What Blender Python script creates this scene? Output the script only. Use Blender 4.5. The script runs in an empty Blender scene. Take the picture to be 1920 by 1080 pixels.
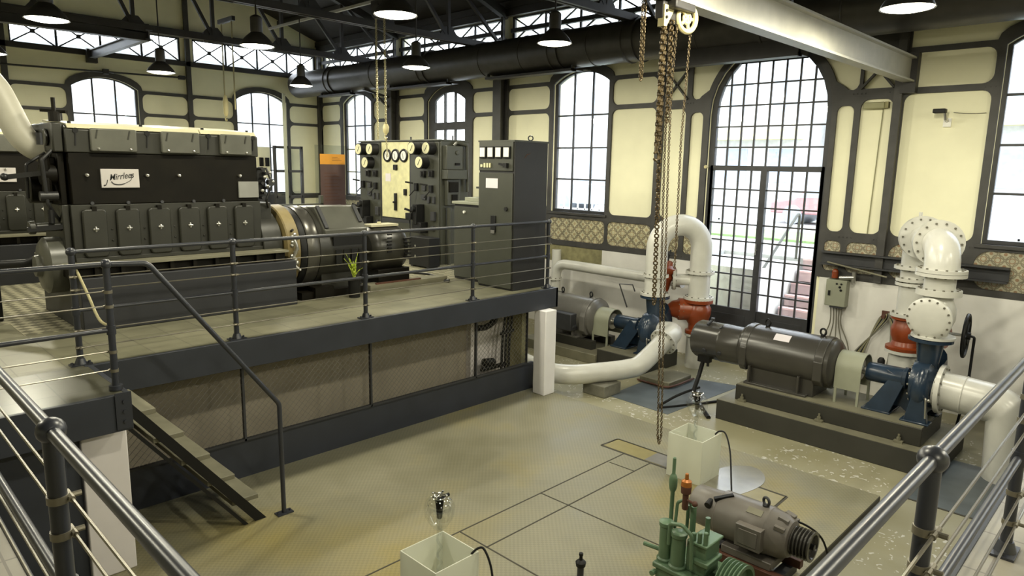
import bpy, bmesh, math, random
from mathutils import Vector, Matrix
random.seed(7)
PI = math.pi
D = bpy.data
SC = bpy.context.scene
COL = SC.collection

# ------------------------------------------------------------------ materials
def _nt(name):
    m = D.materials.new(name); m.use_nodes = True
    nt = m.node_tree
    return m, nt, nt.nodes['Principled BSDF']

def mat(name, rgb, rough=.5, metal=0., var=.12, scale=5., bump=0., bscale=40., spec=.5, rvar=0.):
    m, nt, b = _nt(name)
    N, L = nt.nodes, nt.links
    tc = N.new('ShaderNodeTexCoord')
    n = N.new('ShaderNodeTexNoise'); n.inputs['Scale'].default_value = scale; n.inputs['Detail'].default_value = 6
    L.new(tc.outputs['Object'], n.inputs['Vector'])
    mr = N.new('ShaderNodeMapRange'); mr.inputs[1].default_value = .3; mr.inputs[2].default_value = .7
    L.new(n.outputs['Fac'], mr.inputs[0])
    mx = N.new('ShaderNodeMix'); mx.data_type = 'RGBA'
    mx.inputs['A'].default_value = (*[c*(1-var) for c in rgb], 1); mx.inputs['B'].default_value = (*[min(1, c*(1+var)) for c in rgb], 1)
    L.new(mr.outputs[0], mx.inputs['Factor']); L.new(mx.outputs['Result'], b.inputs['Base Color'])
    b.inputs['Roughness'].default_value = rough; b.inputs['Metallic'].default_value = metal
    b.inputs['Specular IOR Level'].default_value = spec
    if rvar:
        r2 = N.new('ShaderNodeMapRange'); r2.inputs[1].default_value = .3; r2.inputs[2].default_value = .7
        r2.inputs[3].default_value = rough-rvar; r2.inputs[4].default_value = rough+rvar
        L.new(n.outputs['Fac'], r2.inputs[0]); L.new(r2.outputs[0], b.inputs['Roughness'])
    if bump:
        n2 = N.new('ShaderNodeTexNoise'); n2.inputs['Scale'].default_value = bscale
        L.new(tc.outputs['Object'], n2.inputs['Vector'])
        bp = N.new('ShaderNodeBump'); bp.inputs['Strength'].default_value = bump; bp.inputs['Distance'].default_value = .01
        L.new(n2.outputs['Fac'], bp.inputs['Height']); L.new(bp.outputs[0], b.inputs['Normal'])
    return m

def emit(name, rgb, s):
    m = D.materials.new(name); m.use_nodes = True; nt = m.node_tree; nt.nodes.clear()
    e = nt.nodes.new('ShaderNodeEmission'); e.inputs[0].default_value = (*rgb, 1); e.inputs[1].default_value = s
    o = nt.nodes.new('ShaderNodeOutputMaterial'); nt.links.new(e.outputs[0], o.inputs[0]); return m

def pane(name, tint=(1, 1, 1), gl=.07, rough=.02):
    m = D.materials.new(name); m.use_nodes = True; nt = m.node_tree; nt.nodes.clear()
    t = nt.nodes.new('ShaderNodeBsdfTransparent'); t.inputs[0].default_value = (*tint, 1)
    g = nt.nodes.new('ShaderNodeBsdfGlossy'); g.inputs['Roughness'].default_value = rough
    x = nt.nodes.new('ShaderNodeMixShader'); x.inputs[0].default_value = gl
    o = nt.nodes.new('ShaderNodeOutputMaterial')
    nt.links.new(t.outputs[0], x.inputs[1]); nt.links.new(g.outputs[0], x.inputs[2]); nt.links.new(x.outputs[0], o.inputs[0]); return m

def floor_mat(name, c1, c2, c3, rough, stain=True, tread=0., flakes=False):
    """painted plate / terrazzo: two noises for stains, optional raised tread, optional white chips"""
    m, nt, b = _nt(name); N, L = nt.nodes, nt.links
    tc = N.new('ShaderNodeTexCoord')
    n1 = N.new('ShaderNodeTexNoise'); n1.inputs['Scale'].default_value = 1.1; n1.inputs['Detail'].default_value = 7; n1.inputs['Roughness'].default_value = .6
    n2 = N.new('ShaderNodeTexNoise'); n2.inputs['Scale'].default_value = .55; n2.inputs['Detail'].default_value = 5
    for n in (n1, n2): L.new(tc.outputs['Object'], n.inputs['Vector'])
    r1 = N.new('ShaderNodeValToRGB'); r1.color_ramp.elements[0].position = .36; r1.color_ramp.elements[1].position = .64
    r1.color_ramp.elements[0].color = (*c1, 1); r1.color_ramp.elements[1].color = (*c2, 1); L.new(n1.outputs['Fac'], r1.inputs[0])
    r2 = N.new('ShaderNodeMapRange'); r2.inputs[1].default_value = .5; r2.inputs[2].default_value = .68; L.new(n2.outputs['Fac'], r2.inputs[0])
    mx = N.new('ShaderNodeMix'); mx.data_type = 'RGBA'; mx.inputs['B'].default_value = (*c3, 1)
    L.new(r1.outputs[0], mx.inputs['A']); L.new(r2.outputs[0], mx.inputs['Factor'])
    out = mx.outputs['Result']
    if flakes:
        v = N.new('ShaderNodeTexVoronoi'); v.inputs['Scale'].default_value = 5; v.inputs['Randomness'].default_value = 1
        n4 = N.new('ShaderNodeTexNoise'); n4.inputs['Scale'].default_value = 6; L.new(tc.outputs['Object'], n4.inputs['Vector'])
        va = N.new('ShaderNodeVectorMath'); va.operation = 'ADD'; L.new(tc.outputs['Object'], va.inputs[0]); L.new(n4.outputs['Color'], va.inputs[1])
        L.new(va.outputs[0], v.inputs['Vector'])
        n3 = N.new('ShaderNodeTexNoise'); n3.inputs['Scale'].default_value = .8; L.new(tc.outputs['Object'], n3.inputs['Vector'])
        ls = N.new('ShaderNodeMath'); ls.operation = 'LESS_THAN'; ls.inputs[1].default_value = .25; L.new(v.outputs['Distance'], ls.inputs[0])
        g = N.new('ShaderNodeMath'); g.operation = 'GREATER_THAN'; g.inputs[1].default_value = .5; L.new(n3.outputs['Fac'], g.inputs[0])
        mu = N.new('ShaderNodeMath'); mu.operation = 'MULTIPLY'; L.new(ls.outputs[0], mu.inputs[0]); L.new(g.outputs[0], mu.inputs[1])
        m2 = N.new('ShaderNodeMix'); m2.data_type = 'RGBA'; m2.inputs['B'].default_value = (.66, .65, .6, 1)
        mk = N.new('ShaderNodeMath'); mk.operation = 'MULTIPLY'; mk.inputs[1].default_value = .8; L.new(mu.outputs[0], mk.inputs[0])
        L.new(mk.outputs[0], m2.inputs['Factor']); L.new(out, m2.inputs['A']); out = m2.outputs['Result']
    L.new(out, b.inputs['Base Color'])
    rr = N.new('ShaderNodeMapRange'); rr.inputs[1].default_value = .35; rr.inputs[2].default_value = .65; rr.inputs[3].default_value = rough-.1; rr.inputs[4].default_value = rough+.12
    L.new(n1.outputs['Fac'], rr.inputs[0]); L.new(rr.outputs[0], b.inputs['Roughness'])
    if tread:
        ck = N.new('ShaderNodeTexChecker'); ck.inputs['Scale'].default_value = tread; L.new(tc.outputs['Object'], ck.inputs['Vector'])
        bp = N.new('ShaderNodeBump'); bp.inputs['Strength'].default_value = .3; bp.inputs['Distance'].default_value = .003
        dk = N.new('ShaderNodeMapRange'); dk.inputs[3].default_value = .90; dk.inputs[4].default_value = 1.05; L.new(ck.outputs['Fac'], dk.inputs[0])
        vs_ = N.new('ShaderNodeVectorMath'); vs_.operation = 'SCALE'; L.new(out, vs_.inputs[0]); L.new(dk.outputs[0], vs_.inputs['Scale']); L.new(vs_.outputs[0], b.inputs['Base Color'])
        L.new(ck.outputs['Fac'], bp.inputs['Height']); L.new(bp.outputs[0], b.inputs['Normal'])
    return m

def tile_mat(name, c1, c2, mort, size, rough=.4, off=0.):
    m, nt, b = _nt(name); N, L = nt.nodes, nt.links
    tc = N.new('ShaderNodeTexCoord')
    k = N.new('ShaderNodeTexBrick'); k.offset = off; k.inputs['Color1'].default_value = (*c1, 1); k.inputs['Color2'].default_value = (*c2, 1)
    k.inputs['Mortar'].default_value = (*mort, 1); k.inputs['Scale'].default_value = 1; k.inputs['Mortar Size'].default_value = .006
    k.inputs['Brick Width'].default_value = size; k.inputs['Row Height'].default_value = size; k.inputs['Bias'].default_value = 0
    L.new(tc.outputs['Object'], k.inputs['Vector'])
    n = N.new('ShaderNodeTexNoise'); n.inputs['Scale'].default_value = 2.2; n.inputs['Detail'].default_value = 6; L.new(tc.outputs['Object'], n.inputs['Vector'])
    mr = N.new('ShaderNodeMapRange'); mr.inputs[1].default_value = .3; mr.inputs[2].default_value = .7; mr.inputs[3].default_value = .72; mr.inputs[4].default_value = 1.15; L.new(n.outputs['Fac'], mr.inputs[0])
    mx = N.new('ShaderNodeVectorMath'); mx.operation = 'SCALE'; L.new(k.outputs['Color'], mx.inputs[0]); L.new(mr.outputs[0], mx.inputs['Scale'])
    L.new(mx.outputs[0], b.inputs['Base Color']); b.inputs['Roughness'].default_value = rough
    return m

def ring_tile_mat(name, base, line, accent, size, axes):
    """dado tiles: interlocking rings on a square grid, with a warm accent"""
    m, nt, b = _nt(name); N, L = nt.nodes, nt.links
    tc = N.new('ShaderNodeTexCoord'); sx = N.new('ShaderNodeSeparateXYZ'); L.new(tc.outputs['Object'], sx.inputs[0])
    cb = N.new('ShaderNodeCombineXYZ'); L.new(sx.outputs[axes[0]], cb.inputs[0]); L.new(sx.outputs[axes[1]], cb.inputs[1])
    def ring(offset, r0, w):
        sc = N.new('ShaderNodeVectorMath'); sc.operation = 'SCALE'; sc.inputs['Scale'].default_value = 1/size; L.new(cb.outputs[0], sc.inputs[0])
        ad = N.new('ShaderNodeVectorMath'); ad.operation = 'ADD'; ad.inputs[1].default_value = (offset, offset, 0); L.new(sc.outputs[0], ad.inputs[0])
        fr = N.new('ShaderNodeVectorMath'); fr.operation = 'FRACTION'; L.new(ad.outputs[0], fr.inputs[0])
        sb = N.new('ShaderNodeVectorMath'); sb.operation = 'SUBTRACT'; sb.inputs[1].default_value = (.5, .5, 0); L.new(fr.outputs[0], sb.inputs[0])
        ln = N.new('ShaderNodeVectorMath'); ln.operation = 'LENGTH'; L.new(sb.outputs[0], ln.inputs[0])
        cp = N.new('ShaderNodeMath'); cp.operation = 'COMPARE'; cp.inputs[1].default_value = r0; cp.inputs[2].default_value = w; L.new(ln.outputs['Value'], cp.inputs[0])
        return cp.outputs[0]
    mxm = N.new('ShaderNodeMath'); mxm.operation = 'MAXIMUM'; L.new(ring(0, .42, .045), mxm.inputs[0]); L.new(ring(.5, .42, .045), mxm.inputs[1])
    m1 = N.new('ShaderNodeMix'); m1.data_type = 'RGBA'; m1.inputs['A'].default_value = (*base, 1); m1.inputs['B'].default_value = (*line, 1); L.new(mxm.outputs[0], m1.inputs['Factor'])
    m2 = N.new('ShaderNodeMix'); m2.data_type = 'RGBA'; m2.inputs['B'].default_value = (*accent, 1); L.new(m1.outputs['Result'], m2.inputs['A'])
    a2 = N.new('ShaderNodeMath'); a2.operation = 'MAXIMUM'; L.new(ring(0, .07, .06), a2.inputs[0]); L.new(ring(.5, .2, .035), a2.inputs[1]); L.new(a2.outputs[0], m2.inputs['Factor'])
    n = N.new('ShaderNodeTexNoise'); n.inputs['Scale'].default_value = 9; n.inputs['Detail'].default_value = 6; L.new(tc.outputs['Object'], n.inputs['Vector'])
    mr = N.new('ShaderNodeMapRange'); mr.inputs[1].default_value = .3; mr.inputs[2].default_value = .7; mr.inputs[3].default_value = .7; mr.inputs[4].default_value = 1.2; L.new(n.outputs['Fac'], mr.inputs[0])
    sc2 = N.new('ShaderNodeVectorMath'); sc2.operation = 'SCALE'; L.new(m2.outputs['Result'], sc2.inputs[0]); L.new(mr.outputs[0], sc2.inputs['Scale'])
    L.new(sc2.outputs[0], b.inputs['Base Color']); b.inputs['Roughness'].default_value = .45
    return m

def lozenge_mat(name):
    m, nt, b = _nt(name); N, L = nt.nodes, nt.links
    tc = N.new('ShaderNodeTexCoord'); mp = N.new('ShaderNodeMapping'); mp.inputs['Rotation'].default_value = (0, 0, PI/4); mp.inputs['Scale'].default_value = (10, 10, 10)
    L.new(tc.outputs['Object'], mp.inputs[0]); ck = N.new('ShaderNodeTexChecker'); ck.inputs['Scale'].default_value = 1
    ck.inputs['Color1'].default_value = (.40, .375, .26, 1); ck.inputs['Color2'].default_value = (.17, .16, .11, 1); L.new(mp.outputs[0], ck.inputs['Vector'])
    L.new(ck.outputs['Color'], b.inputs['Base Color']); b.inputs['Roughness'].default_value = .35
    return m

M = dict(
 cream=mat('cream_wall_paint', (.88, .855, .62), .75, var=.04, scale=2),
 plaster=mat('white_dado_plaster', (.76, .745, .71), .8, var=.06, scale=3),
 greyplaster=mat('grey_wall_paint', (.36, .35, .28), .8, var=.06, scale=2),
 iron=mat('dark_iron_paint', (.050, .048, .045), .55, var=.2),
 ironfine=mat('dark_window_iron', (.035, .036, .040), .5, var=.2),
 blueiron=mat('blue_grey_steel_paint', (.031, .035, .046), .45, var=.15, scale=3),
 rail=mat('rail_paint', (.030, .033, .043), .34, var=.0, spec=.6),
 wiremesh=mat('mesh_wire', (.20, .19, .17), .5, metal=.3),
 wire=mat('rail_wire_steel', (.30, .28, .23), .3, metal=.8),
 chrome=mat('chrome', (.8, .8, .8), .12, metal=1., var=.02),
 crossbeam=mat('grey_blue_beam_paint', (.11, .115, .135), .4),
 steelband=mat('dull_steel_band', (.09, .086, .075), .28, metal=.5),
 plinthblue=mat('dark_blue_grey_plinth', (.019, .020, .024), .5),
 motorrear=mat('rear_motor_grey', (.135, .13, .118), .3),
 bolt=mat('bolt_steel', (.16, .15, .12), .45, metal=.3),
 clamp=mat('dull_clamp_steel', (.24, .22, .17), .4, metal=.6),
 zinc=mat('bright_steel', (.55, .54, .5), .3, metal=.9),
 darksteel=mat('dark_steel', (.03, .03, .03), .4, metal=.4),
 black=mat('black_rubber', (.008, .008, .008), .5, spec=.3),
 roof=mat('dark_roof_boards', (.030, .027, .025), .8, var=.25, scale=3),
 roofsteel=mat('dark_roof_steel', (.028, .026, .025), .5, var=.2),
 duct=mat('dark_duct_steel', (.065, .062, .060), .38, metal=.3, var=.15),
 beam=mat('grey_crane_beam_paint', (.38, .37, .32), .42, var=.08),
 slab=floor_mat('painted_plate_floor', (.215, .202, .13), (.275, .258, .178), (.28, .23, .075), .45, tread=38),
 terr=floor_mat('worn_screed_floor', (.30, .28, .17), (.36, .34, .24), (.29, .26, .13), .38, flakes=True),
 bluefloor=mat('blue_grey_floor_paint', (.105, .125, .14), .35, var=.25, scale=3),
 deck=tile_mat('platform_tiles', (.165, .16, .103), (.20, .19, .128), (.12, .115, .08), .36),
 landing=tile_mat('landing_boards', (.080, .078, .052), (.10, .098, .067), (.05, .048, .034), .6, .3),
 gallery=tile_mat('gallery_tiles', (.27, .25, .20), (.30, .28, .23), (.17, .155, .13), .45),
 lozenge=lozenge_mat('lozenge_tiles'),
 dado=ring_tile_mat('ring_pattern_tiles', (.50, .47, .31), (.20, .17, .11), (.38, .30, .17), .23, (0, 2)),
 dado2=ring_tile_mat('floral_pattern_tiles', (.46, .43, .31), (.25, .22, .15), (.30, .19, .11), .17, (0, 2)),
 olive=mat('olive_patch_paint', (.26, .24, .12), .7, var=.25, scale=8),
 engine=mat('engine_grey_green_paint', (.020, .020, .0145), .42, var=.15),
 enginelid=mat('engine_cover_grey', (.080, .080, .064), .35, var=.12),
 enginetop=mat('engine_top_cream_grey', (.52, .49, .33), .4, var=.1),
 engineblock=mat('engine_brown_black', (.006, .005, .003), .5, var=.3, spec=.15),
 plate=mat('nameplate_pale', (.48, .45, .43), .35, var=.05),
 plate2=mat('small_plate_grey', (.24, .24, .22), .35, var=.1),
 ink=mat('black_ink', (.01, .01, .01), .5),
 tan=mat('flywheel_tan', (.22, .17, .07), .5, var=.2),
 gen=mat('generator_dark_grey', (.03, .029, .023), .32, var=.2),
 motor=mat('motor_grey_gloss', (.050, .047, .041), .26, var=.08, spec=.6),
 motor2=mat('motor_brown_grey', (.155, .14, .122), .38, var=.1),
 guard=mat('pale_green_guard', (.30, .31, .235), .45, var=.05),
 blue=mat('pump_blue', (.020, .036, .062), .25, var=.2, spec=.6),
 pipe=mat('pale_grey_pipe_paint', (.62, .615, .57), .28, var=.05, spec=.6),
 pipewhite=mat('white_exhaust_paint', (.40, .385, .31), .5, var=.06),
 red=mat('valve_red_oxide', (.235, .046, .012), .3, var=.15, spec=.6),
 plinth=mat('plinth_dark_grey', (.042, .041, .034), .6, var=.1),
 basesteel=mat('base_frame_grey', (.035, .034, .028), .45, var=.1),
 bedtop=mat('base_tread_grey', (.19, .18, .125), .5, var=.15),
 brownwall=mat('brown_underfloor_wall', (.33, .29, .22), .85, var=.12, scale=2),
 concrete=mat('raw_concrete', (.17, .165, .13), .85, var=.2, scale=9, bump=.3),
 whitepillar=mat('pale_pillar_paint', (.84, .82, .83), .75, var=.03),
 whiteboard=mat('white_pillar_paint', (.74, .70, .69), .75, var=.03),
 cabinet=mat('cabinet_olive_grey', (.052, .054, .041), .42, var=.06),
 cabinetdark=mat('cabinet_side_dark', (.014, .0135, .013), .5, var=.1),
 marble=mat('cream_switch_panel', (.70, .67, .38), .4, var=.12, scale=9),
 dial=mat('dial_cream', (.75, .72, .45), .4, var=.02),
 dialwhite=mat('dial_white', (.85, .84, .78), .4, var=.02),
 paper=mat('white_paper', (.75, .70, .74), .6, var=.02),
 orange=mat('poster_orange', (.60, .27, .03), .5, var=.06),
 brownposter=mat('poster_brown', (.085, .05, .045), .5, var=.1),
 acrylic=None, glass=pane('window_glass'), clear=pane('clear_acrylic', (.93, .95, .95), .12),
 water=pane('clear_water', (.97, .98, .98), .13, .05),
 leaf=mat('yellow_green_leaf', (.50, .62, .07), .5),
 green=mat('compressor_green', (.115, .19, .11), .38, var=.15),
 copper=mat('orange_brass', (.42, .15, .03), .4, metal=.3),
 rust=mat('rusty_brown', (.09, .035, .02), .6),
 chain=mat('rusty_chain', (.105, .075, .035), .45, metal=.5, var=.4, scale=30),
 chainpale=mat('pale_chain', (.40, .36, .20), .5, metal=.3),
 brass=mat('cream_brass_wheel', (.52, .46, .24), .4, var=.1),
 bulb=emit('lamp_glow', (1, .95, .74), 14.),
 yellowbody=mat('yellow_green_switchbox', (.30, .29, .16), .5),
 cable=mat('grey_cable', (.20, .19, .15), .6),
 plateyellow=mat('yellow_channel_cover', (.25, .21, .07), .4, var=.12),
 wet=mat('wet_floor', (.22, .21, .16), .2, var=.1, spec=.8),
 seam=mat('dark_seam', (.055, .05, .035), .7),
 ext=mat('pale_facade', (.60, .61, .62), .8), extwin=mat('facade_window', (.33, .37, .43), .3), extyel=mat('yellow_band', (.66, .62, .36), .7),
 extroad=mat('pale_paving', (.42, .43, .43), .8), grass=mat('lawn_green', (.22, .33, .14), .9), stepred=mat('reddish_step', (.46, .36, .38), .8), stepnose=mat('pink_step_edge', (.70, .50, .52), .8),
 carw=mat('white_car_paint', (.6, .62, .65), .3), carr=mat('red_car_paint', (.46, .24, .25), .3), trunk=mat('tree_bark', (.20, .17, .11), .9),
)
def _acrylic():
    m = D.materials.new('frosted_acrylic'); m.use_nodes = True; nt = m.node_tree; nt.nodes.clear()
    d = nt.nodes.new('ShaderNodeBsdfDiffuse'); d.inputs[0].default_value = (.86, .87, .77, 1)
    t = nt.nodes.new('ShaderNodeBsdfTranslucent'); t.inputs[0].default_value = (.86, .87, .77, 1)
    p = nt.nodes.new('ShaderNodeBsdfTransparent'); p.inputs[0].default_value = (.95, .96, .9, 1)
    a = nt.nodes.new('ShaderNodeMixShader'); a.inputs[0].default_value = .25
    b = nt.nodes.new('ShaderNodeMixShader'); b.inputs[0].default_value = .14
    o = nt.nodes.new('ShaderNodeOutputMaterial')
    nt.links.new(d.outputs[0], a.inputs[1]); nt.links.new(t.outputs[0], a.inputs[2]); nt.links.new(a.outputs[0], b.inputs[1]); nt.links.new(p.outputs[0], b.inputs[2]); nt.links.new(b.outputs[0], o.inputs[0])
    return m
M['acrylic'] = _acrylic()

# ------------------------------------------------------------------ mesh builder
def V(*a): return Vector(a[0] if len(a) == 1 else a)
def frame(d):
    d = V(d).normalized(); u = Vector((0, 0, 1)) if abs(d.z) < .9 else Vector((1, 0, 0))
    a = d.cross(u).normalized(); return d, a, d.cross(a).normalized()

class MB:
    def __init__(s): s.bm = bmesh.new()
    def face(s, vs):
        try: s.bm.faces.new(vs)
        except ValueError: pass
    def box(s, x0, x1, y0, y1, z0, z1):
        v = [s.bm.verts.new((x, y, z)) for x in (x0, x1) for y in (y0, y1) for z in (z0, z1)]
        for q in ((0, 1, 3, 2), (4, 6, 7, 5), (0, 4, 5, 1), (2, 3, 7, 6), (0, 2, 6, 4), (1, 5, 7, 3)): s.face([v[i] for i in q])
        return s
    def bar(s, p, q, w, h, up=(0, 0, 1)):
        """rectangular bar from p to q: w across, h along 'up'"""
        p, q = V(p), V(q); d = (q-p).normalized(); a = d.cross(V(up))
        if a.length < 1e-4: a = d.cross(Vector((1, 0, 0)))
        a.normalize(); b = a.cross(d).normalized()
        v = [s.bm.verts.new(o+a*i*w/2+b*j*h/2) for o in (p, q) for i, j in ((-1, -1), (1, -1), (1, 1), (-1, 1))]
        for f in ((3, 2, 1, 0), (4, 5, 6, 7), (0, 1, 5, 4), (1, 2, 6, 5), (2, 3, 7, 6), (3, 0, 4, 7)): s.face([v[i] for i in f])
        return s
    def ring(s, c, a, b, r, n): return [s.bm.verts.new(c+(a*math.cos(2*PI*i/n)+b*math.sin(2*PI*i/n))*r) for i in range(n)]
    def skin(s, A, B):
        n = len(A)
        for i in range(n): s.face([A[i], A[(i+1) % n], B[(i+1) % n], B[i]])
    def cyl(s, p, q, r, r2=None, n=20, caps=True):
        p, q = V(p), V(q); _, a, b = frame(q-p); A = s.ring(p, a, b, r, n); B = s.ring(q, a, b, r if r2 is None else r2, n); s.skin(A, B)
        if caps: s.face(A[::-1]); s.face(B)
        return s
    def lathe(s, o, axis, prof, n=28, caps=True):
        o = V(o); d, a, b = frame(axis); R = [s.ring(o+d*h, a, b, max(r, 1e-4), n) for r, h in prof]
        for A, B in zip(R, R[1:]): s.skin(A, B)
        if caps: s.face(R[0][::-1]); s.face(R[-1])
        return s
    def tube(s, pts, r, n=10, closed=False, caps=True):
        P = [V(p) for p in pts]; k = len(P); rs = r if isinstance(r, (list, tuple)) else [r]*k
        T = []
        for i in range(k):
            if closed: t = P[(i+1) % k]-P[i-1]
            else: t = P[min(i+1, k-1)]-P[max(i-1, 0)]
            T.append(t.normalized())
        _, a, b = frame(T[0]); R = []
        for i in range(k):
            a = (a-T[i]*a.dot(T[i])).normalized(); b = T[i].cross(a); R.append(s.ring(P[i], a, b, rs[i], n))
        for A, B in zip(R, R[1:]): s.skin(A, B)
        if closed: s.skin(R[-1], R[0])
        elif caps: s.face(R[0][::-1]); s.face(R[-1])
        return s
    def torus(s, c, axis, R, r, n=20, m=8, a0=0., a1=2*PI):
        d, a, b = frame(axis); c = V(c); full = abs(a1-a0-2*PI) < 1e-5
        k = n if full else n+1
        return s.tube([c+(a*math.cos(a0+(a1-a0)*i/n)+b*math.sin(a0+(a1-a0)*i/n))*R for i in range(k)], r, m, closed=full)
    def prism(s, poly, f, t0, t1):
        """poly of 2-D points, f(u,v,t)->xyz"""
        A = [s.bm.verts.new(f(u, v, t0)) for u, v in poly]; B = [s.bm.verts.new(f(u, v, t1)) for u, v in poly]
        s.skin(A, B); s.face(A[::-1]); s.face(B); return s
    def ball(s, c, r, n=14, m=8, sz=1., a0=-PI/2, a1=PI/2):
        return s.lathe(c, (0, 0, 1), [(r*math.cos(a0+(a1-a0)*i/m), sz*r*math.sin(a0+(a1-a0)*i/m)) for i in range(m+1)], n)
    def mesh(s, name, off=None, angle=35):
        bmesh.ops.recalc_face_normals(s.bm, faces=s.bm.faces)
        if off is not None: bmesh.ops.translate(s.bm, verts=s.bm.verts, vec=-V(off))
        me = D.meshes.new(name); s.bm.to_mesh(me); s.bm.free()
        me.polygons.foreach_set('use_smooth', [True]*len(me.polygons)); me.set_sharp_from_angle(angle=math.radians(angle))
        return me

def finish(o, m, parent=None, bevel=0., label=None):
    if m is not None:
        o.data.materials.append(M[m] if isinstance(m, str) else m)
        if any(p.material_index == 1 for p in o.data.polygons): o.data.materials.append(M['bolt'])
    COL.objects.link(o)
    if parent is not None: o.parent = parent
    if bevel:
        b = o.modifiers.new('bevel', 'BEVEL'); b.width = bevel; b.segments = 2; b.limit_method = 'ANGLE'; b.angle_limit = math.radians(40)
    if label: o['label'] = label
    return o
def root_of(o):
    while o.parent is not None: o = o.parent
    return o
def part(name, mb, m, parent, bevel=0., label=None):
    """geometry is given in world coordinates; stored relative to the thing's base"""
    return finish(D.objects.new(name, mb.mesh(name, root_of(parent).location)), m, parent, bevel, label)
def tag(o, label, cat, group=None):
    o['label'] = label; o['category'] = cat
    if group: o['group'] = group
    return o
def thing(name, loc, label, cat, group=None):
    o = D.objects.new(name, None); o.empty_display_size = .1; COL.objects.link(o); o.location = loc
    return tag(o, label, cat, group)
def solo(name, mb, m, loc, label, cat, group=None, bevel=0.):
    o = finish(D.objects.new(name, mb.mesh(name, loc)), m, None, bevel); o.location = loc
    return tag(o, label, cat, group)
def struct(name, mb, m, bevel=0., parent=None):
    o = finish(D.objects.new(name, mb.mesh(name)), m, parent, bevel)
    if parent is None: o['kind'] = 'structure'
    return o
def dup(root, loc, label, group=None):
    r = root.copy(); COL.objects.link(r); r.location = loc; r['label'] = label
    if group: r['group'] = group
    def rec(a, b):
        for ch in list(a.children):
            c = ch.copy(); COL.objects.link(c); c.parent = b; rec(ch, c)
    rec(root, r); return r

def fillet(pts, rad, n=6):
    P = [V(p) for p in pts]; out = [P[0]]
    for i in range(1, len(P)-1):
        a, b, c = P[i-1], P[i], P[i+1]; u = (a-b).normalized(); w = (c-b).normalized(); ang = u.angle(w)
        if ang > PI-.02: out.append(b); continue
        t = min(rad/math.tan(ang/2), .49*(a-b).length, .49*(c-b).length); s, e = b+u*t, b+w*t
        for k in range(n+1):
            f = k/n; out.append((s*(1-f)+b*f)*(1-f)+(b*(1-f)+e*f)*f)
    out.append(P[-1]); return out
def sag(p, q, drop, n=12):
    p, q = V(p), V(q); return [p.lerp(q, i/n)-Vector((0, 0, drop*4*(i/n)*(1-i/n))) for i in range(n+1)]
def smooth(pts, n=8):
    P = [V(p) for p in pts]; out = []
    for i in range(len(P)-1):
        a, b, c, d = P[max(i-1, 0)], P[i], P[i+1], P[min(i+2, len(P)-1)]
        for k in range(n):
            t = k/n; out.append(.5*((2*b)+(c-a)*t+(2*a-5*b+4*c-d)*t*t+(3*b-a-3*c+d)*t**3))
    out.append(P[-1]); return out

def plate_mesh(outer, holes, to3, t0, t1, name):
    """flat plate with holes: 2-D curve filled and extruded, then mapped by to3(u,v,t)"""
    cu = D.curves.new(name, 'CURVE'); cu.dimensions = '2D'; cu.fill_mode = 'BOTH'; cu.extrude = .5
    for poly in [outer]+holes:
        sp = cu.splines.new('POLY'); sp.points.add(len(poly)-1); sp.use_cyclic_u = True
        for p, (u, v) in zip(sp.points, poly): p.co = (u, v, 0, 1)
    ob = D.objects.new(name, cu); COL.objects.link(ob)
    bpy.context.view_layer.update()
    me = D.meshes.new_from_object(ob.evaluated_get(bpy.context.evaluated_depsgraph_get()))
    D.objects.remove(ob); D.curves.remove(cu)
    for v in me.vertices: v.co = to3(v.co.x, v.co.y, t0+(v.co.z+.5)*(t1-t0))
    bm = bmesh.new(); bm.from_mesh(me); bmesh.ops.remove_doubles(bm, verts=bm.verts, dist=1e-5); bmesh.ops.recalc_face_normals(bm, faces=bm.faces); bm.to_mesh(me); bm.free()
    return me
def rrect(u0, u1, v0, v1, r, n=5):
    r = min(r, (u1-u0)/2-.002, (v1-v0)/2-.002); out = []
    for cu, cv, a in ((u1-r, v1-r, 0), (u0+r, v1-r, PI/2), (u0+r, v0+r, PI), (u1-r, v0+r, 3*PI/2)):
        out += [(cu+r*math.cos(a+PI/2*k/n), cv+r*math.sin(a+PI/2*k/n)) for k in range(n+1)]
    return out
def arch(u0, u1, v0, vs, rise, n=14, grow=0.):
    """rectangle v0..vs with an elliptic/segmental head of the given rise"""
    u0 -= grow; u1 += grow; c = (u0+u1)/2; h = (u1-u0)/2; rise += grow
    out = [(u0, v0-grow), (u1, v0-grow)]
    R = (h*h+rise*rise)/(2*rise)
    if rise >= h*.9:
        out += [(c+h*math.cos(PI*k/n), vs+rise*math.sin(PI*k/n)) for k in range(n+1)]
    else:
        a = math.asin(h/R)
        out += [(c+R*math.sin(a-2*a*k/n), vs+rise-R+R*math.cos(a-2*a*k/n)) for k in range(n+1)]
    return out
def plate(name, outer, holes, to3, t0, t1, m, parent=None, kind=True):
    o = D.objects.new(name, plate_mesh(outer, holes, to3, t0, t1, name)); finish(o, m, parent)
    if parent is None and kind: o['kind'] = 'structure'
    return o

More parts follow.
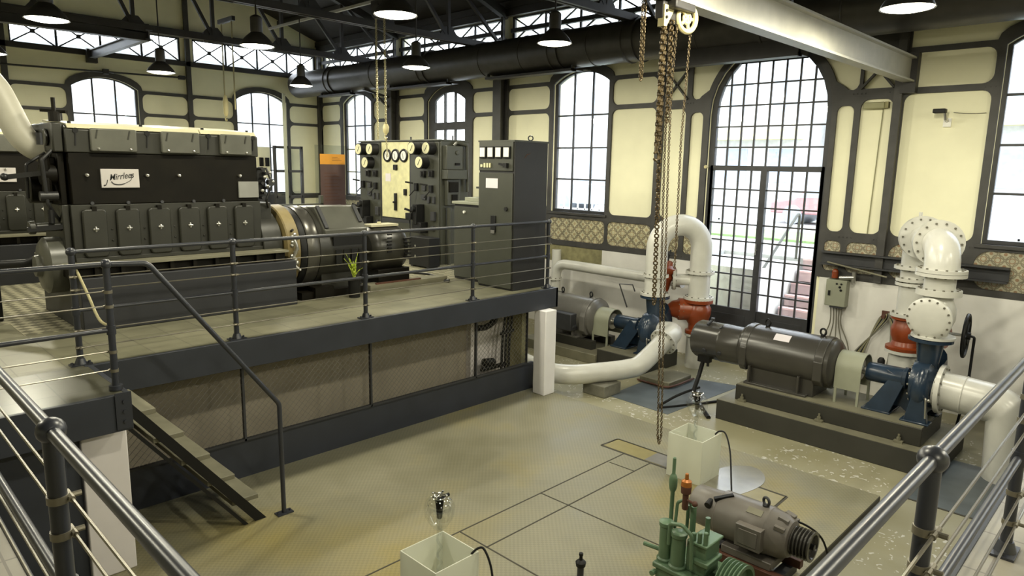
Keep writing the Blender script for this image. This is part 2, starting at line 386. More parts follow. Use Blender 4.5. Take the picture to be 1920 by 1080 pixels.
# ------------------------------------------------------------------ hall shell
P1 = 1.58                      # platform and gallery level
R3 = lambda u, v, t: (u, 11.7+t, v)      # right wall, u = x
L3 = lambda u, v, t: (-20-t, u, v)       # left wall, u = y
SILL, SPR, RISE = 2.42, 5.14, .25
rwin = [(-18.70, -17.17), (-10.25, -8.75), (-2.10, -.58), (2.06, 3.58)]      # ordinary windows of the right wall
DOOR, DOOR2 = (-6.48, -4.33), (-14.62, -12.98)
lwin = [(.72, 2.27), (4.85, 6.40), (8.98, 10.54)]
rcol = [-19.97, -15.97, -11.75, -7.5, -3.38, .75, 4.9]
lcol = [-.58, 3.56, 7.69, 11.72]
rholes = [arch(a, b, SILL, SPR, RISE) for a, b in rwin]+[arch(DOOR[0], DOOR[1], .02, 4.38, 1.12), arch(DOOR2[0], DOOR2[1], P1+.02, 5.0, .36)]
lholes = [arch(a, b, SILL, SPR, RISE) for a, b in lwin]
RC0, RC1, LC0, LC1 = 6.15, 6.72, 5.99, 6.62
rcl = [(a+.16, b-.16) for a, b in zip(rcol, rcol[1:])]
lcl = [(a+.16, b-.16) for a, b in zip(lcol, lcol[1:])]
sq = lambda a, b, c, d: [(a, c), (b, c), (b, d), (a, d)]
plate('wall_right', sq(-20.25, 6, -.6, 7.1), rholes+[sq(a, b, RC0, RC1) for a, b in rcl], R3, 0, .28, 'cream')
plate('wall_left', [(-8.2, -.6), (11.98, -.6), (11.98, 7.0), (1.85, 10.6), (-8.2, 7.0)], lholes+[sq(a, b, LC0, LC1) for a, b in lcl], L3, 0, .28, 'cream')
w = MB().box(-20.25, 6.2, -8.3, -8, -.6, 7.1); struct('wall_back', w, 'cream')
w = MB(); w.prism([(-8.3, -.6), (11.98, -.6), (11.98, 7.0), (1.85, 10.6), (-8.3, 7.0)], lambda u, v, t: (t, u, v), 6, 6.25); struct('wall_front', w, 'cream')
# white dado of the right wall and the olive patch beside it
w = MB().box(-8.76, -6.62, 11.66, 11.71, -.13, 1.68); w.box(-20, -8.76, 11.66, 11.71, -.13, 1.32); w.box(-4.27, 6, 11.66, 11.71, -.13, 1.68); struct('trim_1', w, 'plaster')
w = MB().box(-20, -8.76, 11.67, 11.71, 1.32, 1.68); struct('trim_2', w, 'olive')
# tiled dado bands
w = MB().box(-20, -6.62, 11.68, 11.71, 1.74, 2.34); struct('trim_3', w, 'dado')
w = MB().box(-4.3, 6, 11.68, 11.71, 1.68, 2.40); struct('trim_4', w, 'dado2')

# iron lattice with rounded panels
def bump(u0, u1, v0, v1, wu0, wu1, top):
    """frieze panel whose lower edge steps over a window head"""
    pts = [(u0, v0)]
    if wu0 is not None:
        c, h = (wu0+wu1)/2, (wu1-wu0)/2
        pts += [(c-h*math.cos(PI*k/12), v0+(top-v0)*math.sin(PI*k/12)) for k in range(13)]
    return pts+[(u1, v0), (u1, v1), (u0, v1)]
H = list(rholes)
def rows(a, b, r=.13, tiles=True):
    out = [rrect(a, b, SILL+.01, 4.55, r), rrect(a, b, 4.64, 5.13, r)]
    return out+([rrect(a, b, 1.80, 2.29, .11)] if tiles else [])
for a, b in ((-19.88, -18.80), (-17.07, -16.05), (-15.89, -14.74), (-12.86, -11.85), (-11.65, -10.35), (-8.66, -7.60), (-3.30, -2.20), (-.48, .68), (.82, 1.96), (3.68, 4.82)): H += rows(a, b, tiles=a < -8)
H += [rrect(-8.55, -7.62, 1.80, 2.29, .11)] if False else []
H += [rrect(-18.72, -17.15, 1.80, 2.29, .11), rrect(-10.27, -8.73, 1.80, 2.29, .11)]
for a, b in ((-7.44, -6.96), (-3.90, -3.43)): H += [rrect(a, b, SILL+.02, 4.50, .13), rrect(a, b, 4.66, 5.18, .05), rrect(a, b, 1.80, 2.29, .10)]
for a, b in ((-6.86, -6.60), (-4.25, -3.99)): H += [rrect(a, b, SILL+.02, 4.42, .10), rrect(a, b, 1.80, 2.29, .08)]
for sg in (-1, 1):      # spandrel panels beside the door arch
    cx_, hh = (DOOR[0]+DOOR[1])/2, (DOOR[1]-DOOR[0])/2+.10; zz = [4.80+.06*k for k in range(14)]
    pts = [(cx_+sg*hh*math.sqrt(max(0, 1-((z-4.38)/1.22)**2)), z) for z in zz]; o_ = cx_+sg*1.455
    H.append([(o_, 5.58), (o_, 4.74), (o_-sg*.03, 4.68), (o_-sg*.08, 4.65), (o_-sg*.16, 4.66), (o_-sg*.21, 4.71)]+pts)
for a, b in ((-3.28, -2.3), (-2.15, -.55), (-.42, .66)): H += [rrect(a, b, 1.78, 2.33, .2)]
for (a, b), wn in zip(((-19.86, -16.06), (-15.88, -11.86), (-11.64, -7.60), (None, None), (-3.28, .66), (.84, 4.80)), (rwin[0], DOOR2, rwin[1], None, rwin[2], rwin[3])):
    if a is not None: H.append(bump(a, b, 5.21, 6.03, wn[0]-.11, wn[1]+.11, 5.52))
def notch(u0, u1, vs, rise, v): return [(u0, v)]+arch(u0, u1, 0, vs, rise)[2:][::-1]+[(u1, v)]
lat = [(-20, 1.68)]+notch(*DOOR2, 5.0, .36, 1.68)+notch(*DOOR, 4.38, 1.12, 1.68)+[(6, 1.68), (6, 6.15), (-20, 6.15)]
H = [h for h in H if h not in rholes[-2:]]
plate('trim_5', lat, H, R3, -.045, .004, 'iron')
H = list(lholes)
for (a, b), (c, d) in zip(zip(lcol, lcol[1:]), lwin):
    for e, f in ((a+.055, c-.085), (d+.085, b-.055)): H += [rrect(e, f, SILL+.01, 4.49, .13), rrect(e, f, 4.57, 5.06, .15), rrect(e, f, 1.80, 2.29, .11)]
    H.append(bump(a+.055, b-.055, 5.14, 5.92, c-.10, d+.10, 5.52))
plate('trim_6', sq(-.6, 11.7, 1.68, 6.0), H, L3, -.045, .004, 'iron')
# X bracing of the narrow bays beside the big door, bolted gusset heads
w = MB()
for a, b in ((-7.42, -6.94), (-3.92, -3.45)):
    for p, q in (((a, 4.66), (b, 5.2)), ((a, 5.2), (b, 4.66))): w.bar((p[0], 11.65, p[1]), (q[0], 11.65, q[1]), .03, .055, (0, 1, 0))
struct('trim_7', w, 'iron')
w = MB()      # bolt heads on the lattice nodes
for x in (-7.5, -6.91, -3.94, -3.42, -2.2, -.5): 
    for z in (2.36, 4.59, 1.74):
        for i in range(4): w.cyl((x-.09+.06*i, 11.66, z), (x-.09+.06*i, 11.645, z), .011, n=6)
struct('trim_8', w, 'iron')
def hcol(name, x0, x1, y0, y1, z0, z1):
    w = MB(); ym, t = (y0+y1)/2, .03
    w.box(x0, x1, y0, y0+t, z0, z1); w.box(x0, x1, y1-t, y1, z0, z1); w.box((x0+x1)/2-t/2, (x0+x1)/2+t/2, y0+t, y1-t, z0, z1); struct(name, w, 'iron')
for i, x in enumerate((-15.97, -11.75)): hcol('iron_column', x-.13, x+.13, 11.40, 11.66, P1, 6.15)
w = MB().box(-7.57, -7.47, 11.6, 11.66, 1.6, 6.1); struct('iron_column', w, 'iron')
w = MB().box(-3.42, -3.31, 11.56, 11.66, 1.7, 6.1); struct('iron_column', w, 'iron')
w = MB().box(-19.97, -19.90, 7.63, 7.75, P1, 7.9); struct('iron_column', w, 'iron')
w = MB().box(-19.97, -19.90, 3.50, 3.62, P1, 7.9); struct('iron_column', w, 'iron')
w = MB().box(-20, -19.88, 11.58, 11.7, P1, 6.6); struct('iron_column', w, 'iron')

nwin = [0]
def window(to3, u0, u1, v0, vs, rise, us, vrows, fr=.055, bar=.03, label=None, name='window'):
    nwin[0] += 1
    topv = lambda u: max(q for p, q in [(0, vs)]+[(0, vs+_head(u, u0, u1, rise))])
    fo = plate(f'{name}_{nwin[0]}', arch(u0, u1, v0, vs, rise), [arch(u0+fr, u1-fr, v0+fr, vs, rise-fr*.5)], to3, .04, .14, 'ironfine')
    w = MB()
    for u in us: w.bar(to3(u, v0+fr/2, .09), to3(u, topv(u)-fr*.4, .09), bar, bar*1.3, V(to3(1, 0, 0))-V(to3(0, 0, 0)))
    for v, (a, b), th in vrows: w.bar(to3(a, v, .09), to3(b, v, .09), bar*1.3, th, (0, 0, 1))
    finish(D.objects.new('glazing_bars', w.mesh('glazing_bars')), 'ironfine', fo)
    w = MB(); poly = arch(u0+fr*.6, u1-fr*.6, v0+fr*.6, vs, rise-fr*.3); w.prism(poly, to3, .088, .094)
    finish(D.objects.new('glass', w.mesh('glass')), 'glass', fo)
    return fo
def _head(u, u0, u1, rise):
    c, h = (u0+u1)/2, (u1-u0)/2
    if abs(u-c) >= h: return 0
    if rise >= h*.9: return rise*math.sqrt(1-((u-c)/h)**2)
    Rr = (h*h+rise*rise)/(2*rise); return rise-Rr+math.sqrt(Rr*Rr-(u-c)**2)
for to3, L in ((R3, rwin), (L3, lwin)):
    for a, b in L:
        window(to3, a, b, SILL, SPR, RISE, [a+(b-a)*k/3 for k in (1, 2)], [(z, (a, b), .035) for z in (3.13, 3.80, 4.48)])
# sloping inner sills
w = MB()
for a, b in rwin: w.box(a-.06, b+.06, 11.62, 11.78, SILL-.05, SILL)
struct('trim_9', w, 'iron')
# big glazed door
a, b = DOOR; c = (a+b)/2
wid = b-a-.2
dob = window(R3, a, b, .02, 4.38, 1.12, [], [], fr=.10)
dob.name = 'door_1'
w = MB(); us = [a+.1+wid*k/8 for k in range(1, 8)]
for k, u in enumerate(us):
    w.bar(R3(u, 3.43, .07), R3(u, 4.38+_head(u, a+.1, b-.1, 1.06), .07), .026, .03, (1, 0, 0))
    if k != 3: w.bar(R3(u, .88, .07), R3(u, 3.40, .07), .026, .03, (1, 0, 0))
for k in range(1, 6):
    z = 3.43+.36*k; hu = 1.0
    if z > 4.38: hu = math.sqrt(max(0, 1-((z-4.38)/1.06)**2))
    w.bar(R3(c-wid/2*hu, z, .07), R3(c+wid/2*hu, z, .07), .03, .026, (0, 0, 1))
for k in range(1, 8): w.bar(R3(a+.08, .90+.307*k, .07), R3(b-.08, .90+.307*k, .07), .03, .026, (0, 0, 1))
finish(D.objects.new('door_lattice', w.mesh('door_lattice')), 'ironfine', dob)
w = MB().box(a+.05, b-.05, 11.74, 11.82, 3.38, 3.47); w.box(c-.055, c+.055, 11.73, 11.82, .02, 3.4); w.box(a+.05, a+.11, 11.74, 11.82, .02, 3.4); w.box(b-.11, b-.05, 11.74, 11.82, .02, 3.4)
finish(D.objects.new('door_stiles', w.mesh('door_stiles')), 'ironfine', dob)
for x0, x1 in ((a+.1, c-.05), (c+.05, b-.1)):
    w = MB().box(x0, x1, 11.75, 11.80, .02, .90); w.box(x0+.1, x1-.1, 11.74, 11.752, .15, .78)
    finish(D.objects.new('kick_panel', w.mesh('kick_panel')), 'ironfine', dob, .006)
w = MB().cyl((c-.02, 11.73, 2.0), (c-.02, 11.68, 2.0), .012).cyl((c-.02, 11.68, 1.92), (c-.02, 11.68, 2.12), .012)
finish(D.objects.new('door_handle', w.mesh('door_handle')), 'zinc', dob)
w = MB().cyl((a+.02, 11.66, 3.44), (a+.02, 11.60, 3.44), .03); finish(D.objects.new('hinge_knob', w.mesh('hinge_knob')), 'brass', dob)
# second door, thick framed with narrow lights
a, b = DOOR2
d2 = plate('door_2', arch(a, b, P1+.02, 5.0, .36), [arch(a+.22, b-.22, 4.46, 5.0, .2)]+[rrect(a+.22, b-.22, 2.75, 4.27, .02)], R3, .02, .12, 'iron')
w = MB()
for k in (1, 2):
    u = a+.22+(b-a-.44)*k/3; w.bar(R3(u, 2.7, .07), R3(u, 5.22, .07), .06, .05, (1, 0, 0))
w.bar(R3(a+.2, 3.5, .07), R3(b-.2, 3.5, .07), .05, .06)
finish(D.objects.new('glazing_bars', w.mesh('glazing_bars')), 'iron', d2)
w = MB().box(a+.15, b-.15, 11.768, 11.774, 2.7, 5.2); finish(D.objects.new('glass', w.mesh('glass')), 'glass', d2)
# clerestory strips
def clerestory(to3, a, b, v0, v1, mid, cross):
    nwin[0] += 1; fr = .035
    fo = plate(f'window_{nwin[0]}', sq(a, b, v0, v1), [sq(a+fr, b-fr, v0+fr, v1-fr)], to3, .02, .12, 'ironfine')
    w = MB(); n = 4
    for k in range(1, n): u = a+(b-a)*k/n; w.bar(to3(u, v0, .06), to3(u, v1, .06), .035, .05, V(to3(1, 0, 0))-V(to3(0, 0, 0)))
    if mid: w.bar(to3(a, mid, .0), to3(b, mid, .0), .08, .09)
    finish(D.objects.new('glazing_bars', w.mesh('glazing_bars')), 'ironfine', fo)
    w = MB()
    for k in range(n):
        p, q = a+(b-a)*k/n, a+(b-a)*(k+1)/n
        w.bar(to3(p, v0, .03), to3(q, v1, .03), .03, .03); w.bar(to3(p, v1, .035), to3(q, v0, .035), .03, .03)
        if cross: m_, vm = (p+q)/2, (v0+v1)/2; w.bar(to3(m_-.05, vm, .025), to3(m_+.05, vm, .025), .02, .10)
    finish(D.objects.new('cross_bracing', w.mesh('cross_bracing')), 'ironfine', fo)
    w = MB(); w.prism(sq(a+.01, b-.01, v0+.01, v1-.01), to3, .07, .075); finish(D.objects.new('glass', w.mesh('glass')), 'glass', fo)
for a, b in rcl: clerestory(R3, a, b, RC0, RC1, 6.41, False)
for a, b in lcl: clerestory(L3, a, b, LC0, LC1, None, True)
# cornice rails
w = MB().box(-20, 6, 11.58, 11.7, 6.02, 6.16); w.box(-20, 6, 11.6, 11.7, 6.72, 6.95); struct('trim_10', w, 'roofsteel')
w = MB().box(-20, -19.9, -8, 11.6, 5.88, 6.0); w.box(-20, -19.88, -8, 11.6, 6.62, 6.8); struct('trim_11', w, 'roofsteel')

# ------------------------------------------------------------------ roof
ridge_y, eave_y, eave_z, sl = 1.85, 11.98, 6.92, .355
zr = lambda y: eave_z+(eave_y-abs(y-ridge_y)-ridge_y)*sl
w = MB()
for y0 in (eave_y, 2*ridge_y-eave_y): w.prism([(y0, eave_z), (ridge_y, zr(ridge_y)), (ridge_y, zr(ridge_y)+.12), (y0, eave_z+.12)], lambda u, v, t: (t, u, v), -20.3, 6.3)
struct('ceiling', w, 'roof')
for k in range(1, 9):      # purlins along the hall
    for s in (1, -1):
        y = ridge_y+s*k*1.22; w = MB().box(-20, 6, y-.05, y+.05, zr(y)-.17, zr(y)-.02); struct('roof_purlin', w, 'roofsteel')
def truss(x):
    w = MB(); zb = 6.02; ys = [ridge_y+s*1.62*k for k in range(7) for s in ((1,) if k == 0 else (1, -1))]; ys.sort()
    for dx in (-.055, .055): w.box(x+dx-.035, x+dx+.035, ys[0]-.3, ys[-1]+.05, zb-.06, zb+.06)
    for a, b in ((ridge_y, eave_y-.3), (ridge_y, 2*ridge_y-eave_y+.3)): w.bar((x, a, zr(a)-.27), (x, b, zr(b)-.27), .14, .18, (0, 0, 1))
    for i, y in enumerate(ys):
        zt = zr(y)-.27; w.bar((x, y, zb), (x, y, zt), .07, .07, (0, 1, 0))
        if zt-zb > .5: w.prism([(y-.22, zb-.08), (y+.22, zb-.08), (y+.22, zb+.1), (y+.1, zb+.24), (y-.1, zb+.24), (y-.22, zb+.1)], lambda u, v, t: (t, u, v), x-.02, x+.02)
        if i and (ys[i]+ys[i-1])/2 > ridge_y: w.bar((x, ys[i-1], zr(ys[i-1])-.27), (x, ys[i], zb), .06, .07, (0, 0, 1))
        elif i: w.bar((x, ys[i], zr(ys[i])-.27), (x, ys[i-1], zb), .06, .07, (0, 0, 1))
    o = struct('roof_truss', w, 'roofsteel')
for x in (-15.9, -11.75, -7.6, -3.45, .7, 4.85): truss(x)
w = MB()      # longitudinal tie rails at truss level
w.box(-15.9, 4.8, 8.0, 8.05, 6.40, 6.45); struct('roof_purlin', w, 'beam')
w = MB().box(-15.9, 4.8, 4.9, 4.95, 6.62, 6.67); struct('roof_purlin', w, 'beam')

# ------------------------------------------------------------------ floors
w = MB().box(-20, 6, -8, 11.7, -.5, -.13); struct('floor_screed', w, 'terr')
w = MB().box(-6.98, -1.97, .5, 7.68, -.129, 0); struct('floor_plate', w, 'slab')
w = MB().box(-1.985, -1.965, .5, 7.68, -.128, -.012); struct('trim_12', w, 'plinth')
w = MB()      # open joints between the floor plates
for p, q in (((-4.49, 2.2), (-4.49, 6.58)), ((-4.12, 3.95), (-4.12, 6.58)), ((-4.49, 3.96), (-2.0, 3.96)), ((-4.49, 5.09), (-3.0, 5.12)), ((-4.46, 6.25), (-4.12, 6.26))):
    w.bar((*p, .001), (*q, .001), .014, .004)
w.bar((-4.83, 6.58, .001), (-2.64, 6.60, .001), .03, .004); w.bar((-4.81, 6.90, .001), (-2.65, 6.92, .001), .03, .004); w.bar((-4.83, 6.58, .001), (-4.81, 6.90, .001), .03, .004); w.bar((-2.64, 6.60, .001), (-2.65, 6.92, .001), .03, .004)
struct('trim_13', w, 'seam')
w = MB().box(-4.815, -2.655, 6.60, 6.90, 0, .003); struct('trim_14', w, 'plateyellow')
w = MB().box(-4.22, -3.86, 6.61, 6.89, .002, .005); struct('trim_16', w, 'wiremesh')
w = MB()
w.prism([(-3.22+.26*math.cos(t*PI/18)*(1+.08*math.sin(t*PI/6)), 6.86+.50*math.sin(t*PI/18)) for t in range(36)], lambda u, v, t: (u, v, t), .0035, .0055)
tag(struct('water_puddle', w, 'wet'), 'shallow water puddle on the floor across the yellow channel cover', 'puddle'); 
w = MB().prism([(-6.15, 8.5), (-5.05, 8.45), (-4.95, 10.5), (-6.2, 10.2)], lambda u, v, t: (u, v, t), -.129, -.125); struct('floor_blue_patch', w, 'bluefloor')
w = MB().box(-2.0, -.56, 8.14, 9.7, -.129, -.125); struct('floor_blue_patch', w, 'bluefloor')
w = MB().box(-2.0, -.56, 8.11, 8.135, -.129, -.124); struct('trim_15', w, 'seam')
# platform with its tiled deck, steel edge, mesh front and space below
w = MB().box(-20, -6.74, -8, 7.82, 1.45, P1); struct('platform_deck', w, 'deck')
w = MB().box(-20, -9.4, 7.82, 8.78, 1.45, P1); w.box(-20, -11.6, 8.78, 11.65, 1.45, P1); struct('platform_deck_rear', w, 'deck')
w = MB().box(-20, -8.32, 1.42, 7.8, P1, P1+.004); w.box(-20, -9.42, 7.8, 8.76, P1, P1+.004); w.box(-20, -11.62, 8.76, 11.6, P1, P1+.004); w.box(-20, -9.0, -4, 1.42, P1, P1+.004); struct('floor_lozenge_tiles', w, 'lozenge')
w = MB().box(-6.745, -6.70, 1.56, 7.86, 1.29, P1+.006); struct('platform_edge_beam', w, 'blueiron', .004)
w = MB().box(-9.3, -6.70, 7.82, 7.86, 1.29, P1+.004); struct('platform_end_beam', w, 'blueiron')
w = MB().box(-7.0, -6.95, 1.45, 7.62, -.12, .42); struct('platform_base_beam', w, 'blueiron', .004)
w = MB().box(-7.6, -7.5, -4, 6.72, -.13, 1.45); w.box(-7.5, -7.0, -.6, -.5, -.13, 1.45); struct('platform_back_wall', w, 'brownwall')
w = MB().box(-7.5, -7.4, 6.72, 7.45, -.13, 1.45); struct('platform_back_wall', w, 'whiteboard')
w = MB().box(-8.3, -7.05, 7.45, 7.55, -.13, 1.45); struct('platform_end_wall', w, 'olive')
w = MB().box(-6.79, -6.56, 7.44, 7.68, 0, 1.29); struct('platform_pillar', w, 'whitepillar', .01)
w = MB().box(-6.14, -5.93, 1.30, 1.63, -.0, 1.30); struct('landing_pillar', w, 'whiteboard', .01)
# landing at the stair head
w = MB().box(-6.74, -5.72, .4, 1.60, 1.52, P1); struct('landing_deck', w, 'landing')
w = MB().box(-5.745, -5.70, .4, 1.62, 1.29, P1+.004); w.box(-6.72, -5.74, 1.58, 1.62, 1.29, P1+.004); struct('landing_edge_beam', w, 'blueiron', .004)
w = MB().box(-6.03, -5.98, .4, 1.33, 0, 1.29); w.box(-5.98, -5.965, .55, 1.2, .1, 1.2); struct('landing_side_wall', w, 'blueiron', .004)
# gallery under the photographer
w = MB().box(-9, 6, -8, .50, 1.44, P1); w.box(-.545, 6, .50, 11.66, 1.44, P1); struct('gallery_deck', w, 'gallery')
w = MB().box(-5.7, -.545, .50, .52, 1.28, P1+.006); w.box(-.565, -.545, .54, 11.66, 1.28, P1+.006); struct('gallery_edge_beam', w, 'blueiron', .004)
w = MB().box(-5.9, -.3, .3, .36, -.13, 1.44); w.box(-.3, -.25, .36, 11.6, -.13, 1.44); struct('gallery_under_wall', w, 'blueiron')

# ------------------------------------------------------------------ mesh infill below the platform
mesh_y = [1.62, 3.04, 4.64, 6.39, 7.44]
names = ('below the stair', 'second from the stair', 'third from the stair', 'beside the white pillar')
for i, (a, b) in enumerate(zip(mesh_y, mesh_y[1:])):
    t = thing('mesh_panel', (-6.93, (a+b)/2, .42), f'woven wire mesh panel under the raised platform, {names[i]}', 'mesh panel', 'mesh panels under the platform')
    w = MB().box(-6.95, -6.91, a, a+.012, .42, 1.30).box(-6.95, -6.91, b-.012, b, .42, 1.30).box(-6.95, -6.91, a, b, .42, .445); part('frame', w, 'ironfine', t)
    w = MB(); s = .072; h = .88; n = int((b-a+h)/s)
    for k in range(n+1):
        u0 = a-h+k*s
        for sg in (1, -1):
            p0, p1 = u0, u0+h; z0, z1 = (.42, 1.30) if sg == 1 else (1.30, .42)
            if p0 < a: z0 += (a-p0)/h*(z1-z0); p0 = a
            if p1 > b: z1 -= (p1-b)/h*(z1-(.42 if sg == 1 else 1.30)); p1 = b
            if p1-p0 > .01: w.bar((-6.93, p0, z0), (-6.93, p1, z1), .003, .003)
    part('wire_mesh', w, 'wiremesh', t)

# ------------------------------------------------------------------ railings
def railing(name, label, p, q, posts, z, base=True, top=True, wires=(.785, .67, .31, .16), rt=.0195, rp=.026, clampdir=1, ext=(0, 0)):
    """straight railing from p to q (xy) with posts at given distances from p"""
    p, q = Vector((*p, z)), Vector((*q, z)); d = (q-p).normalized(); n = Vector((d.y, -d.x, 0))*clampdir; up = Vector((0, 0, 1))
    t = thing(name, p+d*posts[0], label, 'railing')
    part('top_rail', MB().cyl(p-d*ext[0]+up*1.0, q+d*ext[1]+up*1.0, rt, n=28), 'rail', t)
    part('middle_rail', MB().cyl(p+up*.485, q+up*.485, rt*.9, n=24), 'rail', t)
    for h in wires: part('wire', MB().cyl(p+up*h+n*.03, q+up*h+n*.03, .0055, n=6), 'wire', t)
    for s in posts:
        o = p+d*s; w = MB().cyl(o+up*(.006 if base else -.25), o+up*.985, rp, n=24)
        w.cyl(o+up*.45, o+up*.52, rp*1.3, n=14)
        pb = part('post', w, 'rail', t)
        w = MB().ball(o+up*1.0, rp*1.6, 14, 8, .95); part('rail_socket', w, 'rail', pb)
        for h in wires:
            w = MB().cyl(o+up*(h-.012), o+up*(h+.012), rp*1.18, n=12); w.cyl(o+up*h, o+up*h+n*.062, .009, n=8)
            w.cyl(o+up*h+n*.03-d*.035, o+up*h+n*.03+d*.035, .010, n=8); part('wire_clamp', w, 'clamp', pb)
        if base:
            w = MB().bar(o-d*.085+up*.006, o+d*.085+up*.006, .10, .012).lathe(o+up*.012, (0, 0, 1), [(rp*1.9, 0), (rp*1.25, .05)], 14)
            for i in (-1, 1): w.cyl(o+d*.068*i+up*.012, o+d*.068*i+up*.03, .011, n=6)
            part('base_plate', w, 'rail', pb)
    return t
railing('railing', 'dark steel railing along the edge of the raised engine platform', (-6.80, 1.55), (-6.80, 7.74), [0, 1.40, 2.95, 4.65, 6.17], P1)
railing('railing', 'short dark railing beside the landing at the head of the stair', (-5.86, .45), (-5.86, 1.56), [1.11], P1, base=False, clampdir=-1)
railing('railing', 'gallery railing with steel wires that faces the metal staircase and its landing', (-.43, .435), (-5.86, .435), [0, 1.88, 3.7, 5.42], P1, clampdir=1)
railing('railing', 'gallery railing with steel wires running towards the tall windows beside the suction pipe', (-.43, .435), (-.43, 11.5), [1.72, 3.45, 5.2, 6.95, 8.7, 10.4], P1, clampdir=1)

solo('rope', MB().tube(smooth([(-6.80, 1.58, 2.42), (-6.6, 1.6, 2.24), (-6.3, 1.6, 2.06), (-5.9, 1.59, 2.08)], 8), .012, 8), 'chainpale', (-6.4, 1.6, 1.58), 'thin pale rope slung between the platform corner post and landing post', 'rope')
# stair and its handrail
t = thing('metal_staircase', (-6.3, 2.3, 0), 'steep open metal staircase from the landing down to the plate floor', 'staircase')
for i in range(1, 6):
    z, y = 1.58-.265*i, 1.67+.212*i
    w = MB().box(-6.68, -6.0, max(y-.25, 1.65), y, z-.045, z); part('tread', w, 'bedtop', t, .004)
for x in (-5.985, -6.69):
    w = MB().prism([(1.65, 1.46), (1.65, 1.33), (2.68, .0), (2.79, .0)], lambda u, v, tt: (tt, u, v), x-.014, x+.014); part('stringer', w, 'black', t)
    w = MB().prism([(1.65, 1.24), (1.65, 1.19), (2.57, .0), (2.61, .0)], lambda u, v, tt: (tt, u, v), x-.02, x+.02); part('lower_stringer', w, 'black', t)
t = thing('handrail', (-5.90, 2.95, 0), 'bent tubular handrail at the outer side of the steep staircase', 'handrail')
part('rail_tube', MB().tube(fillet([(-5.86, 1.56, 2.58), (-5.88, 1.86, 2.56), (-5.92, 2.94, 1.12), (-5.93, 2.95, .0)], .10, 6), .022, 12), 'rail', t)
part('base_plate', MB().bar((-5.93, 2.87, .006), (-5.93, 3.03, .006), .09, .012).cyl((-5.93, 2.89, .012), (-5.93, 2.89, .03), .011, n=6).cyl((-5.93, 3.01, .012), (-5.93, 3.01, .03), .011, n=6), 'rail', t)
w = MB().box(-5.70, -5.685, 1.50, 1.615, 1.31, 1.60).cyl((-5.86, 1.56, 1.585), (-5.86, 1.56, 1.62), .05)
for z in (1.37, 1.45, 1.53): w.cyl((-5.685, 1.56, z), (-5.672, 1.56, z), .014, n=6)
solo('post_bracket', w, 'rail', (-5.7, 1.56, 1.31), 'bolted plate holding the landing post above the white pillar', 'bracket')

# ------------------------------------------------------------------ diesel engines
def letters(txt, parent, m, to3, size, shear=.25):
    cu = D.curves.new('lettering', 'FONT'); cu.body = txt; cu.size = size; cu.shear = shear; cu.extrude = .0; cu.resolution_u = 3; cu.offset = size*.012
    ob = D.objects.new('lettering', cu); COL.objects.link(ob); bpy.context.view_layer.update()
    me = D.meshes.new_from_object(ob.evaluated_get(bpy.context.evaluated_depsgraph_get())); D.objects.remove(ob)
    off = root_of(parent).location
    for v in me.vertices: v.co = V(to3(v.co.x, v.co.y))-off
    return finish(D.objects.new('lettering', me), m, parent)

